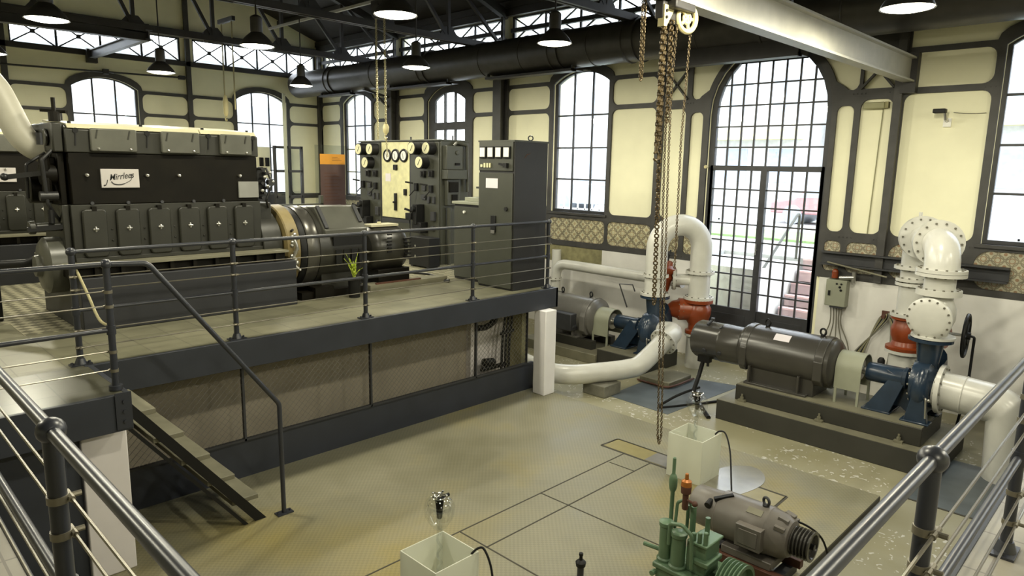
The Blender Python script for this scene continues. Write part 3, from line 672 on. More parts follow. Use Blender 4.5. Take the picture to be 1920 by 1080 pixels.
def engine(X, Y, label, logo, plates):
    """engine along y; X = front face, Y = left end of the block"""
    L = 2.06; t = thing('diesel_engine', (X-.5, Y+1, P1), label, 'engine', 'diesel engines on the platform')
    f = lambda u, v, tt: (X+tt, Y+u, v)
    w = MB().box(X-1.3, X+.30, Y-.05, Y+2.36, P1, 2.15); part('plinth', w, 'plinthblue', t, .01)
    w = MB().box(X-1.2, X+.22, Y-.12, Y+2.25, 2.15, 2.26)
    for k in range(9): w.box(X+.22, X+.28, Y+.1+.25*k, Y+.14+.25*k, 2.16, 2.255)
    part('bed_rim', w, 'engineblock', t)
    w = MB().box(X-1.2, X+.29, Y-.13, Y+2.27, 2.26, 2.285); part('bed_plate', w, 'bedtop', t)
    w = MB().box(X-1.0, X, Y, Y+L, 2.285, 2.89); w.box(X, X+.03, Y, Y+L, 2.285, 2.33)
    for k in range(5): 
        for zz in (2.5, 2.62): w.cyl((X, Y+.37+.325*k, zz), (X+.012, Y+.37+.325*k, zz), .012, n=6)
    part('crankcase', w, 'engine', t, .012)
    for k in range(6):
        y0 = .085+.326*k
        w = MB(); w.prism(rrect(y0, y0+.235, 2.33, 2.845, .045), f, 0, .045); d = part('crankcase_door', w, 'engine', t, .014)
        w = MB()
        for i in range(4): w.ball((X+.05, Y+y0+.1175+.018*math.cos(i*PI/2), 2.63+.018*math.sin(i*PI/2)), .012, 8, 5)
        w.ball((X+.055, Y+y0+.1175, 2.63), .016, 8, 5); part('clamp_knob', w, 'zinc', d)
        w = MB().box(X+.0, X+.05, Y+y0+.095, Y+y0+.14, 2.825, 2.87); part('latch', w, 'engineblock', d)
    w = MB().box(X-.98, X-.01, Y+.02, Y+L-.02, 2.89, 3.43); part('cylinder_block', w, 'engineblock', t, .01)
    for y0 in (.17, .76, 1.10, 1.81): w = MB().cyl((X-.01, Y+y0, 3.20), (X+.03, Y+y0, 3.20), .017, n=8); w.ball((X+.03, Y+y0, 3.20), .014, 8, 5); part('block_bolt', w, 'zinc', t)
    w = MB()
    for y0 in (.2, .55, .9, 1.25, 1.6): w.cyl((X-.01, Y+y0, 2.905), (X+.012, Y+y0, 2.905), .018, n=8)
    part('block_studs', w, 'ironfine', t)
    w = MB(); w.prism([(X-1.0, 3.43), (X, 3.43), (X, 3.665), (X-.06, 3.70), (X-1.0, 3.76)], lambda u, v, tt: (u, Y+tt, v), 0, L); part('cylinder_heads', w, 'engine', t, .01)
    w = MB(); w.prism([(X-.02, 3.672), (X-.06, 3.705), (X-1.0, 3.768), (X-1.0, 3.79), (X-.05, 3.725), (X-.0, 3.68)], lambda u, v, tt: (u, Y+tt, v), .03, 1.36); w.prism([(X-.02, 3.672), (X-.06, 3.705), (X-1.0, 3.768), (X-1.0, 3.79), (X-.05, 3.725), (X-.0, 3.68)], lambda u, v, tt: (u, Y+tt, v), 1.375, L-.02)
    part('top_cover', w, 'enginetop', t)
    for y0, y1 in ((.22, .67), (.92, 1.34), (1.58, 1.96)):
        w = MB(); w.prism(rrect(y0, y1, 3.445, 3.685, .02), f, 0, .05); c = part('head_cover', w, 'enginelid', t, .012)
        for yy in (y0+.07, y1-.07):
            part('cover_screw', MB().ball((X+.052, Y+yy, 3.475), .014, 8, 5), 'zinc', c); part('cover_rib', MB().bar((X+.053, Y+yy, 3.67), (X+.053, Y+yy-.02, 3.58), .014, .006, (1, 0, 0)), 'engine', c)
    w = MB()
    for y0 in (.10, .79, 1.46, 2.0): w.cyl((X-.01, Y+y0, 3.655), (X+.012, Y+y0, 3.655), .028, n=10); w.bar((X+.005, Y+y0, 3.65), (X+.005, Y+y0-.01, 3.50), .012, .008, (1, 0, 0)); w.cyl((X-.12, Y+y0-.02, 3.70), (X-.12, Y+y0-.02, 3.75), .018, n=8)
    part('injector_ports', w, 'black', t)
    for y0, y1, z0, z1, m in plates:
        w = MB().box(X-.01, X+.012, Y+y0, Y+y1, z0, z1); pl = part('nameplate', w, m, t, .003)
        if logo and m == 'plate':
            g = lambda a, b: (X+.0135, Y+y0+a, z0+b)
            s = (y1-y0)/.375
            letters('Mirrlees', pl, 'ink', lambda a, b: g(.078*s+a*.74, (.078+.10*a/s)*s+b*.95), .098*s)
            cur = [(.060, .085), (.052, .05), (.038, .03), (.022, .03), (.028, .02), (.04, .03)]
            w = MB().tube(smooth([g(a*s, b*s) for a, b in cur], 4), .0036*s, 5); w.tube(smooth([g(a*s, b*s) for a, b in ((.095, .068), (.12, .042), (.17, .034), (.22, .044), (.28, .076), (.295, .10), (.30, .15))], 5), [.003*s]+[.0055*s]*15+[.003*s]*15, 5)
            part('flourish', w, 'ink', pl)
    # left end: head end plate, pumps, governor, levers
    w = MB().box(X-.95, X-.05, Y-.10, Y, 3.43, 3.73); w.cyl((X-.25, Y-.13, 3.58), (X-.25, Y-.10, 3.58), .09, n=16).cyl((X-.7, Y-.13, 3.58), (X-.7, Y-.10, 3.58), .09, n=16); part('end_cover', w, 'engine', t, .015)
    w = MB().box(X-.9, X-.1, Y-.06, Y, 2.89, 3.43).cyl((X-.22, Y-.2, 3.2), (X-.22, Y-.06, 3.2), .11, n=14).cyl((X-.5, Y-.26, 3.05), (X-.5, Y-.06, 3.05), .16, n=16).cyl((X-.16, Y-.16, 2.98), (X-.16, Y-.16, 3.4), .045, n=10).box(X-.4, X-.2, Y-.17, Y-.06, 3.28, 3.38)
    part('governor_housing', w, 'engineblock', t, .008)
    w = MB().tube(fillet([(X-.1, Y-.10, 3.45), (X-.08, Y-.2, 3.35), (X-.1, Y-.18, 2.9), (X-.2, Y-.06, 2.7)], .06), .018, 8).tube(fillet([(X-.3, Y-.12, 3.42), (X-.28, Y-.3, 3.3), (X-.34, Y-.3, 2.95)], .05), .016, 8)
    w.bar((X-.35, Y-.45, 3.17), (X-.15, Y-.15, 3.22), .04, .05).ball((X-.36, Y-.48, 3.17), .04).cyl((X-.12, Y-.24, 2.98), (X-.12, Y-.08, 2.98), .05, n=12).cyl((X-.1, Y-.2, 3.5), (X-.1, Y-.2, 3.62), .03, n=8)
    part('fuel_pipes', w, 'darksteel', t)
    w = MB().box(X-.85, X-.06, Y-.07, Y, 2.285, 2.89).cyl((X-.14, Y-.30, 2.66), (X-.14, Y-.05, 2.66), .045, n=12).cyl((X-.14, Y-.36, 2.66), (X-.14, Y-.30, 2.66), .07, n=12); part('end_casing', w, 'engine', t, .01)
    w = MB().bar((X-.10, Y-.38, 2.645), (X-.10, Y-.02, 2.665), .055, .05); w.cyl((X-.1, Y-.16, 2.70), (X-.1, Y-.16, 2.84), .03, n=10); part('starting_lever', w, 'black', t)
    w = MB(); w.lathe((X-.3, Y-.09, 2.24), (0, -1, 0), [(.30, -.05), (.30, .12), (.25, .16), (.12, .17), (.11, .22), (.02, .23)], 24); part('pump_cover', w, 'enginelid', t)
    w = MB().cyl((X-.15, Y-.04, 3.74), (X-.15, Y-.04, 3.84), .055, n=10).cyl((X-.15, Y-.04, 3.84), (X-.15, Y-.04, 3.98), .02, n=8).cyl((X-.35, Y+.02, 3.76), (X-.35, Y+.02, 3.85), .06, n=10).bar((X-.4, Y-.1, 3.86), (X-.1, Y+.06, 3.84), .03, .03); part('starting_valve', w, 'engineblock', t)
    # right end: pipework and pump block above the flywheel housing
    w = MB().box(X-.8, X-.12, Y+L, Y+L+.20, 2.285, 2.86).cyl((X-.4, Y+L, 2.3), (X-.4, Y+L+.26, 2.3), .45, n=28); part('flywheel_housing', w, 'engine', t, .01)
    w = MB().box(X-.5, X-.08, Y+L, Y+L+.12, 2.95, 3.3)
    for i in range(7): w.cyl((X-.06, Y+L+.03+.03*(i % 3), 2.93+.06*i), (X+.03, Y+L+.03+.03*(i % 3), 2.93+.06*i), .02, n=8)
    w.tube(fillet([(X-.02, Y+L+.1, 3.3), (X+.02, Y+L+.16, 3.1), (X-.0, Y+L+.08, 2.9), (X-.1, Y+L+.15, 2.8)], .05), .015, 8).cyl((X-.03, Y+L+.14, 3.12), (X+.05, Y+L+.14, 3.12), .045, n=12); part('fuel_pump_block', w, 'darksteel', t)
    w = MB()
    for i in range(5): w.ball((X+.035, Y+L+.02+.035*i, 3.02+.055*((i*3) % 5)), .022, 8, 6)
    part('pump_fittings', w, 'zinc', t)
    return t
engine(-8.34, 1.94, 'large grey green diesel engine with pale script nameplate, along the platform railing', True, ((.30, .675, 3.065, 3.265, 'plate'), (1.79, 2.04, 2.935, 3.13, 'plate2')))
engine(-12.1, .95, 'second diesel engine with blank pale plate, standing behind the engine with script nameplate', False, ((.62, 1.22, 3.02, 3.22, 'plate'),))

# exhaust pipe of the front engine
t = thing('exhaust_pipe', (-8.9, 1.9, 3.46), 'thick curved white exhaust pipe rising from the engine with script nameplate', 'pipe')
part('pipe_bend', MB().tube(smooth([(-8.86, 1.94, 3.46), (-8.88, 1.80, 3.47), (-8.92, 1.68, 3.60), (-8.96, 1.585, 3.86), (-9.0, 1.50, 4.08), (-9.02, 1.36, 4.22), (-9.05, 1.1, 4.28), (-9.1, .4, 4.29), (-9.1, -1.5, 4.29)], 7), .135, 22), 'pipewhite', t)
w = MB().cyl((-8.86, 1.88, 3.462), (-8.86, 1.93, 3.458), .19, n=22)
for i in range(8): w.cyl((-8.86+.165*math.cos(i*PI/4), 1.86, 3.46+.165*math.sin(i*PI/4)), (-8.86+.165*math.cos(i*PI/4), 1.885, 3.46+.165*math.sin(i*PI/4)), .014, n=6)
part('flange', w, 'engine', t)

solo('oil_pipe', MB().tube(fillet([(-9.25, 1.36, 1.585), (-9.25, 1.36, 2.20), (-8.9, 1.62, 2.24), (-8.7, 1.80, 2.36)], .14, 6), .05, 12), 'black', (-9.25, 1.36, 1.58), 'bent black pipe rising from the tiled floor to the engine with script nameplate', 'pipe')
# generator set behind the flywheel
t = thing('flywheel', (-8.76, 4.36, P1), 'big flywheel with tan rim between engine and generator', 'flywheel')
part('rim', MB().lathe((-8.76, 4.30, 2.24), (0, 1, 0), [(.40, -.02), (.56, -.02), (.575, -.005), (.575, .145), (.56, .155), (.40, .155)], 48), 'tan', t)
part('disc', MB().cyl((-8.76, 4.31, 2.24), (-8.76, 4.40, 2.24), .42, n=40), 'gen', t)
w = MB()
for i in range(10): a = i*PI/5; w.cyl((-8.76+.48*math.cos(a), 4.296, 2.24+.48*math.sin(a)), (-8.76+.48*math.cos(a), 4.42, 2.24+.48*math.sin(a)), .022, n=10)
w.cyl((-8.245, 4.35, 2.50), (-8.2, 4.35, 2.52), .016, n=8)
part('rim_holes', w, 'black', t)
w = MB()
for i in range(9): w.ball((-8.15+.02*math.sin(i*2.1), 4.34+.03*math.cos(i*1.7), 2.10+.045*i), .028, 8, 6)
w.tube(smooth([(-8.14, 4.30, 2.46), (-8.12, 4.36, 2.3), (-8.15, 4.31, 2.12), (-8.13, 4.40, 2.0)], 5), .02, 8); part('barring_gear', w, 'zinc', t)
t = thing('generator', (-8.76, 4.95, P1), 'dark round generator with slanting grey hood beside the tan flywheel', 'generator')
part('end_ring', MB().lathe((-8.76, 4.47, 2.22), (0, 1, 0), [(.30, 0), (.55, 0), (.56, .02), (.56, .08), (.54, .09)], 44), 'black', t)
part('steel_band', MB().lathe((-8.76, 4.56, 2.22), (0, 1, 0), [(.45, 0), (.565, 0), (.575, .02), (.575, .15), (.56, .18), (.45, .18)], 44), 'steelband', t)
part('stator', MB().lathe((-8.76, 4.74, 2.22), (0, 1, 0), [(.50, 0), (.57, .0), (.57, .66), (.50, .70), (.2, .70)], 44).box(-9.2, -8.30, 4.8, 5.4, P1+.05, 2.2), 'gen', t)
w = MB(); w.prism([(-8.9, 2.78), (-8.45, 2.79), (-8.20, 2.50), (-8.17, 2.50), (-8.17, 2.42), (-8.9, 2.42)], lambda u, v, tt: (u, tt, v), 4.80, 5.46); part('hood', w, 'enginelid', t, .012)
w = MB().bar((-8.43, 4.84, 2.80), (-8.19, 4.84, 2.52), .05, .02, (.7, 0, .7)).bar((-8.43, 5.40, 2.80), (-8.25, 5.40, 2.58), .05, .02, (.7, 0, .7)); part('hood_straps', w, 'ironfine', t)
w = MB().box(-8.19, -8.165, 4.92, 5.42, 2.28, 2.41); 
for i in range(4): w.box(-8.17, -8.155, 4.95+.12*i, 5.04+.12*i, 2.0, 2.22)
part('vent_panel', w, 'black', t)
part('base_frame', MB().box(-9.3, -8.2, 4.45, 5.45, P1, P1+.10).box(-8.35, -8.15, 4.62, 4.9, P1, P1+.16), 'engineblock', t)
t = thing('exciter_motor', (-8.6, 6.0, P1), 'small round exciter motor with slotted end, beyond the dark generator hood', 'motor')
part('casing', MB().lathe((-8.62, 5.66, 2.14), (0, 1, 0), [(.12, -.12), (.12, 0), (.26, .0), (.33, .06), (.35, .12), (.35, .52), (.32, .60), (.20, .66), (.08, .68)], 34), 'gen', t)
for i in range(6): part('vent_slot', MB().bar((-8.27, 6.16, 2.02+.055*i), (-8.27, 6.27, 2.02+.055*i), .05, .022), 'black', t); part('vent_slot', MB().bar((-8.262, 5.86, 2.12+.05*i), (-8.262, 5.93, 2.12+.05*i), .02, .02), 'black', t)
part('top_strip', MB().box(-8.72, -8.46, 5.72, 6.2, 2.47, 2.50).cyl((-8.6, 5.95, 2.5), (-8.6, 5.95, 2.53), .03), 'enginetop', t)
part('feet', MB().box(-8.92, -8.30, 5.72, 6.28, P1+.06, 1.86).box(-9.0, -8.22, 5.6, 6.4, P1, P1+.08), 'engineblock', t, .01)
part('red_rail', MB().box(-8.24, -8.20, 5.62, 6.42, P1+.08, P1+.11), 'rust', t)
w = MB().box(-8.42, -8.18, 5.50, 6.92, P1, P1+.09); solo('floor_sill', w, 'bedtop', (-8.3, 6.2, P1), 'low grey concrete sill on the platform in front of the small motor', 'sill')
w = MB().tube(fillet([(-8.9, 6.36, 1.66), (-8.7, 6.62, 1.69), (-8.45, 6.78, 1.68), (-8.14, 6.9, 1.60)], .1), .018, 8).cyl((-8.20, 6.87, 1.60), (-8.12, 6.91, 1.60), .03); solo('floor_conduit', w, 'darksteel', (-8.5, 6.7, P1), 'thin dark conduit pipe lying across the low concrete sill', 'pipe')
# potted plant
t = thing('potted_plant', (-8.0, 5.12, P1), 'small potted plant with bright upright leaves on the platform edge', 'plant')
part('pot', MB().lathe((-8.0, 5.12, P1), (0, 0, 1), [(.055, 0), (.075, .0), (.085, .25), (.095, .25), (.095, .27), (.08, .27), (.075, .24)], 18), 'black', t)
for i in range(11):
    a = i*2.4; h = .16+.05*(i % 4); sp = .03+.03*(i % 3); w = MB()
    p = [V(-8.0+math.cos(a)*sp*k*k*.5, 5.12+math.sin(a)*sp*k*k*.5, P1+.24+h*k*.62) for k in (0, .5, 1, 1.5, 1.9)]
    wd = [.012, .018, .018, .011, .002]; nrm = V(-math.sin(a), math.cos(a), 0)
    for k in range(4):
        v = [w.bm.verts.new(q) for q in (p[k]-nrm*wd[k], p[k]+nrm*wd[k], p[k+1]+nrm*wd[k+1], p[k+1]-nrm*wd[k+1])]; w.face(v)
    o = part('leaf', w, 'leaf', t); s = o.modifiers.new('thick', 'SOLIDIFY'); s.thickness = .003

# ------------------------------------------------------------------ switchboard and cabinets
def outy(u, v, tt, y): return (u, y-tt, v)
t = thing('switchboard', (-10.9, 8.35, P1), 'wide old switchboard with round gauges and a cream centre panel', 'switchboard')
part('cubicle', MB().box(-12.2, -9.67, 8.02, 8.68, P1, 3.80).box(-12.22, -9.66, 7.98, 8.70, 3.80, 3.83), 'cabinet', t, .006)
for a, b, m, z0 in ((-12.19, -11.48, 'cabinet', 1.62), (-11.43, -10.55, 'marble', 2.36), (-10.50, -9.69, 'cabinet', 1.62)):
    pn = part('panel', MB().box(a, b, 7.99, 8.02, z0, 3.79), m, t, .004, 'cream coloured panel' if m == 'marble' else None)
part('panel', MB().box(-11.43, -10.55, 7.99, 8.02, 1.62, 2.28), 'cabinet', t, .004)
part('panel_gaps', MB().box(-11.485, -11.435, 8.0, 8.022, 1.6, 3.8).box(-10.545, -10.50, 8.0, 8.022, 1.6, 3.8).box(-11.43, -10.55, 7.985, 8.01, 2.28, 2.34), 'ironfine', t)
for u, z in ((-12.0, 3.66), (-11.62, 3.66), (-11.78, 3.40), (-10.28, 3.67), (-9.86, 3.67), (-10.06, 3.42)):
    g = part('gauge', MB().cyl((u, 7.99, z), (u, 7.86, z), .115, n=22).lathe((u, 7.86, z), (0, -1, 0), [(.115, 0), (.12, .01), (.12, .025), (.10, .028)], 22), 'black', t)
    part('dial', MB().cyl((u, 7.835, z), (u, 7.825, z), .10, n=22), 'dial', g)
    part('needle', MB().bar((u-.02, 7.822, z-.05), (u+.045, 7.822, z+.05), .004, .01, (0, 1, 0)), 'ink', g)
for u in (-11.22, -10.96, -10.70):
    g = part('gauge', MB().torus((u, 7.975, 3.54), (0, 1, 0), .105, .022, 24, 8), 'black', t)
    part('dial', MB().cyl((u, 7.99, 3.54), (u, 7.968, 3.54), .095, n=22), 'dialwhite', g)
    part('needle', MB().bar((u, 7.965, 3.48), (u-.03, 7.965, 3.58), .004, .008, (0, 1, 0)), 'ink', g)
for u, z in ((-11.86, 3.19), (-11.62, 3.19), (-10.1, 3.21), (-9.87, 3.22)):
    k = part('rotary_switch', MB().box(u-.055, u+.055, 7.93, 7.99, z-.06, z+.06), 'black', t, .008); part('switch_handle', MB().bar((u, 7.92, z-.04), (u, 7.92, z+.04), .02, .03, (0, 1, 0)), 'darksteel', k)
part('rotary_switch', MB().box(-11.01, -10.91, 7.95, 7.99, 3.27, 3.37), 'black', t, .006); part('key_switch', MB().box(-10.69, -10.62, 7.95, 7.99, 2.80, 2.92), 'black', t, .006)
part('slot_handle', MB().box(-10.99, -10.93, 7.95, 7.99, 2.50, 2.83).cyl((-10.96, 7.95, 2.66), (-10.96, 7.91, 2.66), .02), 'black', t, .005)
part('notice', MB().box(-11.30, -11.13, 7.984, 7.99, 3.05, 3.20), 'paper', t)
for du in (0, 1.74):
    for u, z, hh in ((-12.05, 2.97, .14), (-11.62, 2.95, .13)):
        part('knife_switch', MB().box(u-.04, u+.04, 7.94, 7.99, z-hh/2, z+hh/2) if False else MB().box(u+du-.04, u+du+.04, 7.94, 7.99, z-hh/2, z+hh/2).bar((u+du-.02, 7.9, z+hh/2), (u+du-.14, 7.82, z+hh/2+.02), .03, .03).bar((u+du, 7.93, z-.05), (u+du-.06, 7.85, z-.16), .03, .02), 'black', t, .004)
    [part('small_switch', MB().box(a_+du, b_+du, 7.955, 7.99, c_, d_), 'ironfine', t, .004) for a_, b_, c_, d_ in ((-11.72, -11.66, 2.69, 2.81), (-11.58, -11.52, 2.69, 2.81), (-11.9, -11.77, 2.75, 2.84), (-11.88, -11.78, 2.91, 3.0))]
    part('circuit_breaker', MB().box(-11.96+du, -11.84+du, 7.80, 7.99, 2.30, 2.66).box(-12.0+du, -11.74+du, 7.82, 7.99, 2.14, 2.34).box(-12.12+du, -11.96+du, 7.76, 7.99, 2.38, 2.50).bar((-11.95+du, 7.82, 2.52), (-12.06+du, 7.70, 2.58), .04, .04).cyl((-11.9+du, 7.80, 2.58), (-11.9+du, 7.74, 2.58), .05, n=12), 'black', t, .008)
    part('fuse_holder', MB().box(-11.60+du, -11.50+du, 7.93, 7.99, 2.38, 2.54), 'ironfine', t, .005); part('fuse_holder', MB().box(-11.60+du, -11.53+du, 7.94, 7.99, 2.2, 2.28), 'ironfine', t, .005)
part('side_breaker', MB().box(-9.67, -9.55, 8.06, 8.44, 3.30, 3.72).box(-9.67, -9.50, 8.04, 8.50, 3.13, 3.30).box(-9.67, -9.58, 8.10, 8.40, 2.66, 3.13).cyl((-9.55, 8.30, 3.60), (-9.53, 8.30, 3.60), .04, n=12), 'cabinet', t, .03)
[part('side_fitting', MB().box(*b_), 'engineblock', t) for b_ in ((-9.56, -9.53, 8.25, 8.36, 3.38, 3.42), (-9.58, -9.55, 8.14, 8.34, 2.90, 3.08), (-9.59, -9.56, 8.2, 8.33, 2.7, 2.86))]
part('side_conduit', MB().tube(fillet([(-9.62, 8.28, 3.72), (-9.60, 8.34, 3.78), (-9.60, 8.58, 3.74), (-9.60, 8.60, 2.9)], .05), .03, 10).cyl((-9.60, 8.16, 2.62), (-9.60, 8.16, P1), .04, n=10), 'cabinet', t)
part('lifting_stud', MB().cyl((-10.9, 8.3, 3.83), (-10.9, 8.3, 3.9), .015).cyl((-9.9, 8.5, 3.83), (-9.9, 8.5, 3.92), .015), 'darksteel', t)
t = thing('black_box', (-9.6, 7.6, P1), 'black ventilated box on the platform floor in front of the switchboard', 'box')
part('body', MB().box(-9.93, -9.36, 7.5, 7.75, P1+.03, 2.12), 'black', t, .01)
part('feet', MB().box(-9.9, -9.84, 7.52, 7.73, P1, P1+.03).box(-9.45, -9.39, 7.52, 7.73, P1, P1+.03), 'ironfine', t); part('screw_plate', MB().box(-9.75, -9.72, 7.49, 7.5, 1.75, 1.80).box(-9.75, -9.72, 7.49, 7.5, 1.95, 1.98), 'zinc', t)

t = thing('tall_cabinet', (-7.3, 7.45, P1), 'tall grey electrical cabinet with four square meters at the platform corner', 'cabinet')
part('carcass', MB().box(-7.66, -6.93, 7.10, 7.80, P1, 3.73), 'cabinetdark', t, .006)
part('cap', MB().box(-7.67, -6.92, 7.08, 7.81, 3.72, 3.745), 'cabinet', t)
part('meter_panel', MB().box(-7.65, -6.95, 7.08, 7.10, 3.31, 3.72), 'cabinet', t, .004)
d = part('door', MB().box(-7.65, -6.95, 7.08, 7.10, P1+.03, 3.28), 'cabinet', t, .004)
for k in range(4):
    u = -7.555+.165*k; mm = part('meter', MB().box(u-.068, u+.068, 7.055, 7.08, 3.49, 3.655), 'black', t, .004); part('dial', MB().box(u-.052, u+.052, 7.05, 7.057, 3.51, 3.64), 'dialwhite', mm)
part('push_buttons', MB().box(-7.60, -7.56, 7.06, 7.08, 3.36, 3.40).box(-7.53, -7.50, 7.06, 7.08, 3.355, 3.42).box(-7.47, -7.44, 7.06, 7.08, 3.355, 3.42).box(-7.41, -7.39, 7.06, 7.08, 3.355, 3.42), 'dial', t)
part('selector_switch', MB().box(-7.10, -7.03, 7.03, 7.08, 3.36, 3.42).bar((-7.2, 7.05, 3.41), (-7.06, 7.05, 3.39), .02, .03), 'black', t)
part('notice', MB().box(-7.49, -7.24, 7.072, 7.08, 3.06, 3.20), 'paper', d)
part('door_handle', MB().box(-7.37, -7.27, 7.06, 7.08, 2.42, 2.66), 'black', d, .004); part('handle_plate', MB().box(-7.36, -7.28, 7.056, 7.062, 2.40, 2.45), 'zinc', d)
part('lock', MB().cyl((-7.06, 7.08, 2.77), (-7.06, 7.055, 2.77), .03, n=12), 'darksteel', d)
part('lifting_eye', MB().torus((-7.1, 7.6, 3.79), (1, -1, 0), .035, .009, 14, 6), 'darksteel', t)
part('scratch_mark', MB().bar((-6.927, 7.30, 3.50), (-6.927, 7.36, 3.56), .002, .012, (1, 0, 0)).bar((-6.927, 7.36, 3.54), (-6.927, 7.42, 3.57), .002, .012, (1, 0, 0)), 'rust', t)
t = thing('low_cabinet', (-8.05, 7.5, P1), 'lower grey cabinet with pale top beside the tall metered cabinet', 'cabinet')
part('carcass', MB().box(-8.40, -7.74, 7.26, 7.8, P1, 2.78), 'cabinetdark', t, .005); part('door', MB().box(-8.39, -7.80, 7.24, 7.26, P1+.04, 2.74), 'cabinet', t, .004)
part('top', MB().box(-8.43, -7.70, 7.22, 7.82, 2.78, 2.82).box(-8.32, -7.75, 7.4, 7.8, 2.82, 2.88), 'guard', t, .004); part('lock', MB().cyl((-8.14, 7.24, 2.66), (-8.14, 7.215, 2.66), .022, n=12), 'dialwhite', t)
t = thing('socket_box', (-7.9, 7.45, 2.82), 'small white socket box on top of the lower grey cabinet', 'box')
part('body', MB().box(-8.0, -7.75, 7.5, 7.7, 2.88, 3.02), 'dialwhite', t, .006); part('socket', MB().box(-7.95, -7.85, 7.49, 7.5, 2.92, 2.99), 'black', t)
part('lid', MB().box(-8.22, -7.72, 7.55, 7.75, 3.02, 3.05), 'cabinet', t)

# clear display stand with poster, steel frame, slotted post behind the engine
t = thing('poster_stand', (-13.0, 7.9, P1), 'clear acrylic display stand holding an orange and brown poster', 'display stand')
part('sheet', MB().box(-13.03, -13.02, 7.46, 8.44, 2.2, 3.74), 'clear', t)
part('poster', MB().box(-13.018, -13.012, 7.57, 8.16, 2.3, 3.35), 'brownposter', t, label='dark brown lower part of poster'); part('heading', MB().box(-13.018, -13.012, 7.57, 8.16, 3.35, 3.56), 'orange', t, label='orange poster heading')
w = MB()
for k in range(9): w.box(-13.0115, -13.009, 7.66, 8.05-.04*(k % 3), 2.6+.07*k, 2.615+.07*k)
for k in range(3): w.box(-13.0115, -13.009, 7.85, 8.08-.05*k, 3.43+.03*k, 3.436+.03*k)
part('print_lines', w, 'rust', t)
part('feet', MB().box(-13.2, -12.9, 7.5, 7.54, P1, 2.25).box(-13.2, -12.9, 8.34, 8.38, P1, 2.25), 'zinc', t)
t = thing('steel_screen_frame', (-19.0, 10.0, P1), 'open grey steel frame with glazing before a window, beside the slotted post', 'frame')
w = MB()
for y in (9.6, 9.98, 10.44): w.box(-19.04, -18.96, y-.035, y+.035, P1, 3.84)
for z in (2.38, 3.12, 3.80): w.box(-19.04, -18.96, 9.6, 10.44, z-.035, z+.035)
part('bars', w, 'iron', t); part('pane', MB().box(-19.005, -18.995, 9.62, 10.42, 2.4, 3.8), 'clear', t)
t = thing('wall_fuse_board', (-19.6, 9.3, 2.4), 'small cream board with two black sockets behind the engine end', 'board')
part('board', MB().box(-19.66, -19.6, 9.30, 9.76, 2.9, 3.80), 'cream', t); part('sockets', MB().box(-19.6, -19.54, 9.42, 9.53, 3.25, 3.5).box(-19.6, -19.54, 9.60, 9.71, 3.25, 3.5), 'black', t, .01)
part('stand', MB().box(-19.66, -19.6, 9.35, 9.40, P1, 2.9).box(-19.66, -19.6, 9.66, 9.71, P1, 2.9), 'ironfine', t)
w = MB().box(-16.5, -16.46, 8.59, 8.66, P1, 5.05)
for k in range(60): w.cyl((-16.455, 8.625, P1+.1+.055*k), (-16.45, 8.625, P1+.1+.055*k), .013, n=6)
solo('slotted_post', w, 'guard', (-16.48, 8.625, P1), 'thin pale perforated steel post between glazed frame and orange poster', 'post')
w = MB().box(-12.2, -12.12, 5.7, 7.1, 2.50, 2.60).box(-12.2, -12.12, 5.7, 5.76, P1, 2.5).box(-12.2, -12.12, 7.04, 7.1, P1, 2.75).box(-12.18, -12.14, 5.7, 7.1, 2.0, 2.5); solo('low_barrier', w, 'cabinet', (-12.16, 6.4, P1), 'low grey metal barrier below the orange poster', 'barrier')

# ------------------------------------------------------------------ right pump set
def bolts_ring(w, c, ax, R, n, r=.014, h=.02, off=0.):
    d, a, b = frame(ax); c = V(c); old = set(w.bm.faces)
    for i in range(n):
        t_ = 2*PI*i/n+off; o = c+(a*math.cos(t_)+b*math.sin(t_))*R; w.cyl(o-d*h, o+d*h, r, n=6)
    for f_ in w.bm.faces:
        if f_ not in old: f_.material_index = 1
def flange(w, c, ax, r, th, nb=12):
    d = V(ax).normalized(); c = V(c); w.cyl(c-d*th/2, c+d*th/2, r, n=30); bolts_ring(w, c, ax, r*.86, nb, .014, th/2+.014)
AY, AZ = 9.48, .845
t = thing('concrete_plinth', (-3.1, 9.5, -.13), 'long dark concrete plinth under the motor with white paper notice', 'plinth')
part('block', MB().box(-4.50, -1.72, 8.84, 10.2, -.13, .155), 'plinth', t, .008); part('top_edge', MB().box(-4.50, -1.72, 8.84, 10.2, .155, .16), 'bedtop', t)
t = thing('base_frame', (-3.1, 9.45, .16), 'welded steel base frame under the motor with white paper notice', 'base frame')
part('frame', MB().box(-4.32, -1.95, 9.03, 9.95, .16, .385), 'basesteel', t, .008); part('top_sheet', MB().box(-4.31, -1.96, 9.04, 9.94, .385, .392), 'bedtop', t)
for x in (-4.20, -3.13, -2.18):
    w = MB().box(x-.05, x+.05, 8.97, 9.03, .16, .19).cyl((x, 9.0, .19), (x, 9.0, .23), .025, n=6).cyl((x, 9.0, .23), (x, 9.0, .27), .013, n=8); part('anchor_bolt', w, 'bedtop', t)
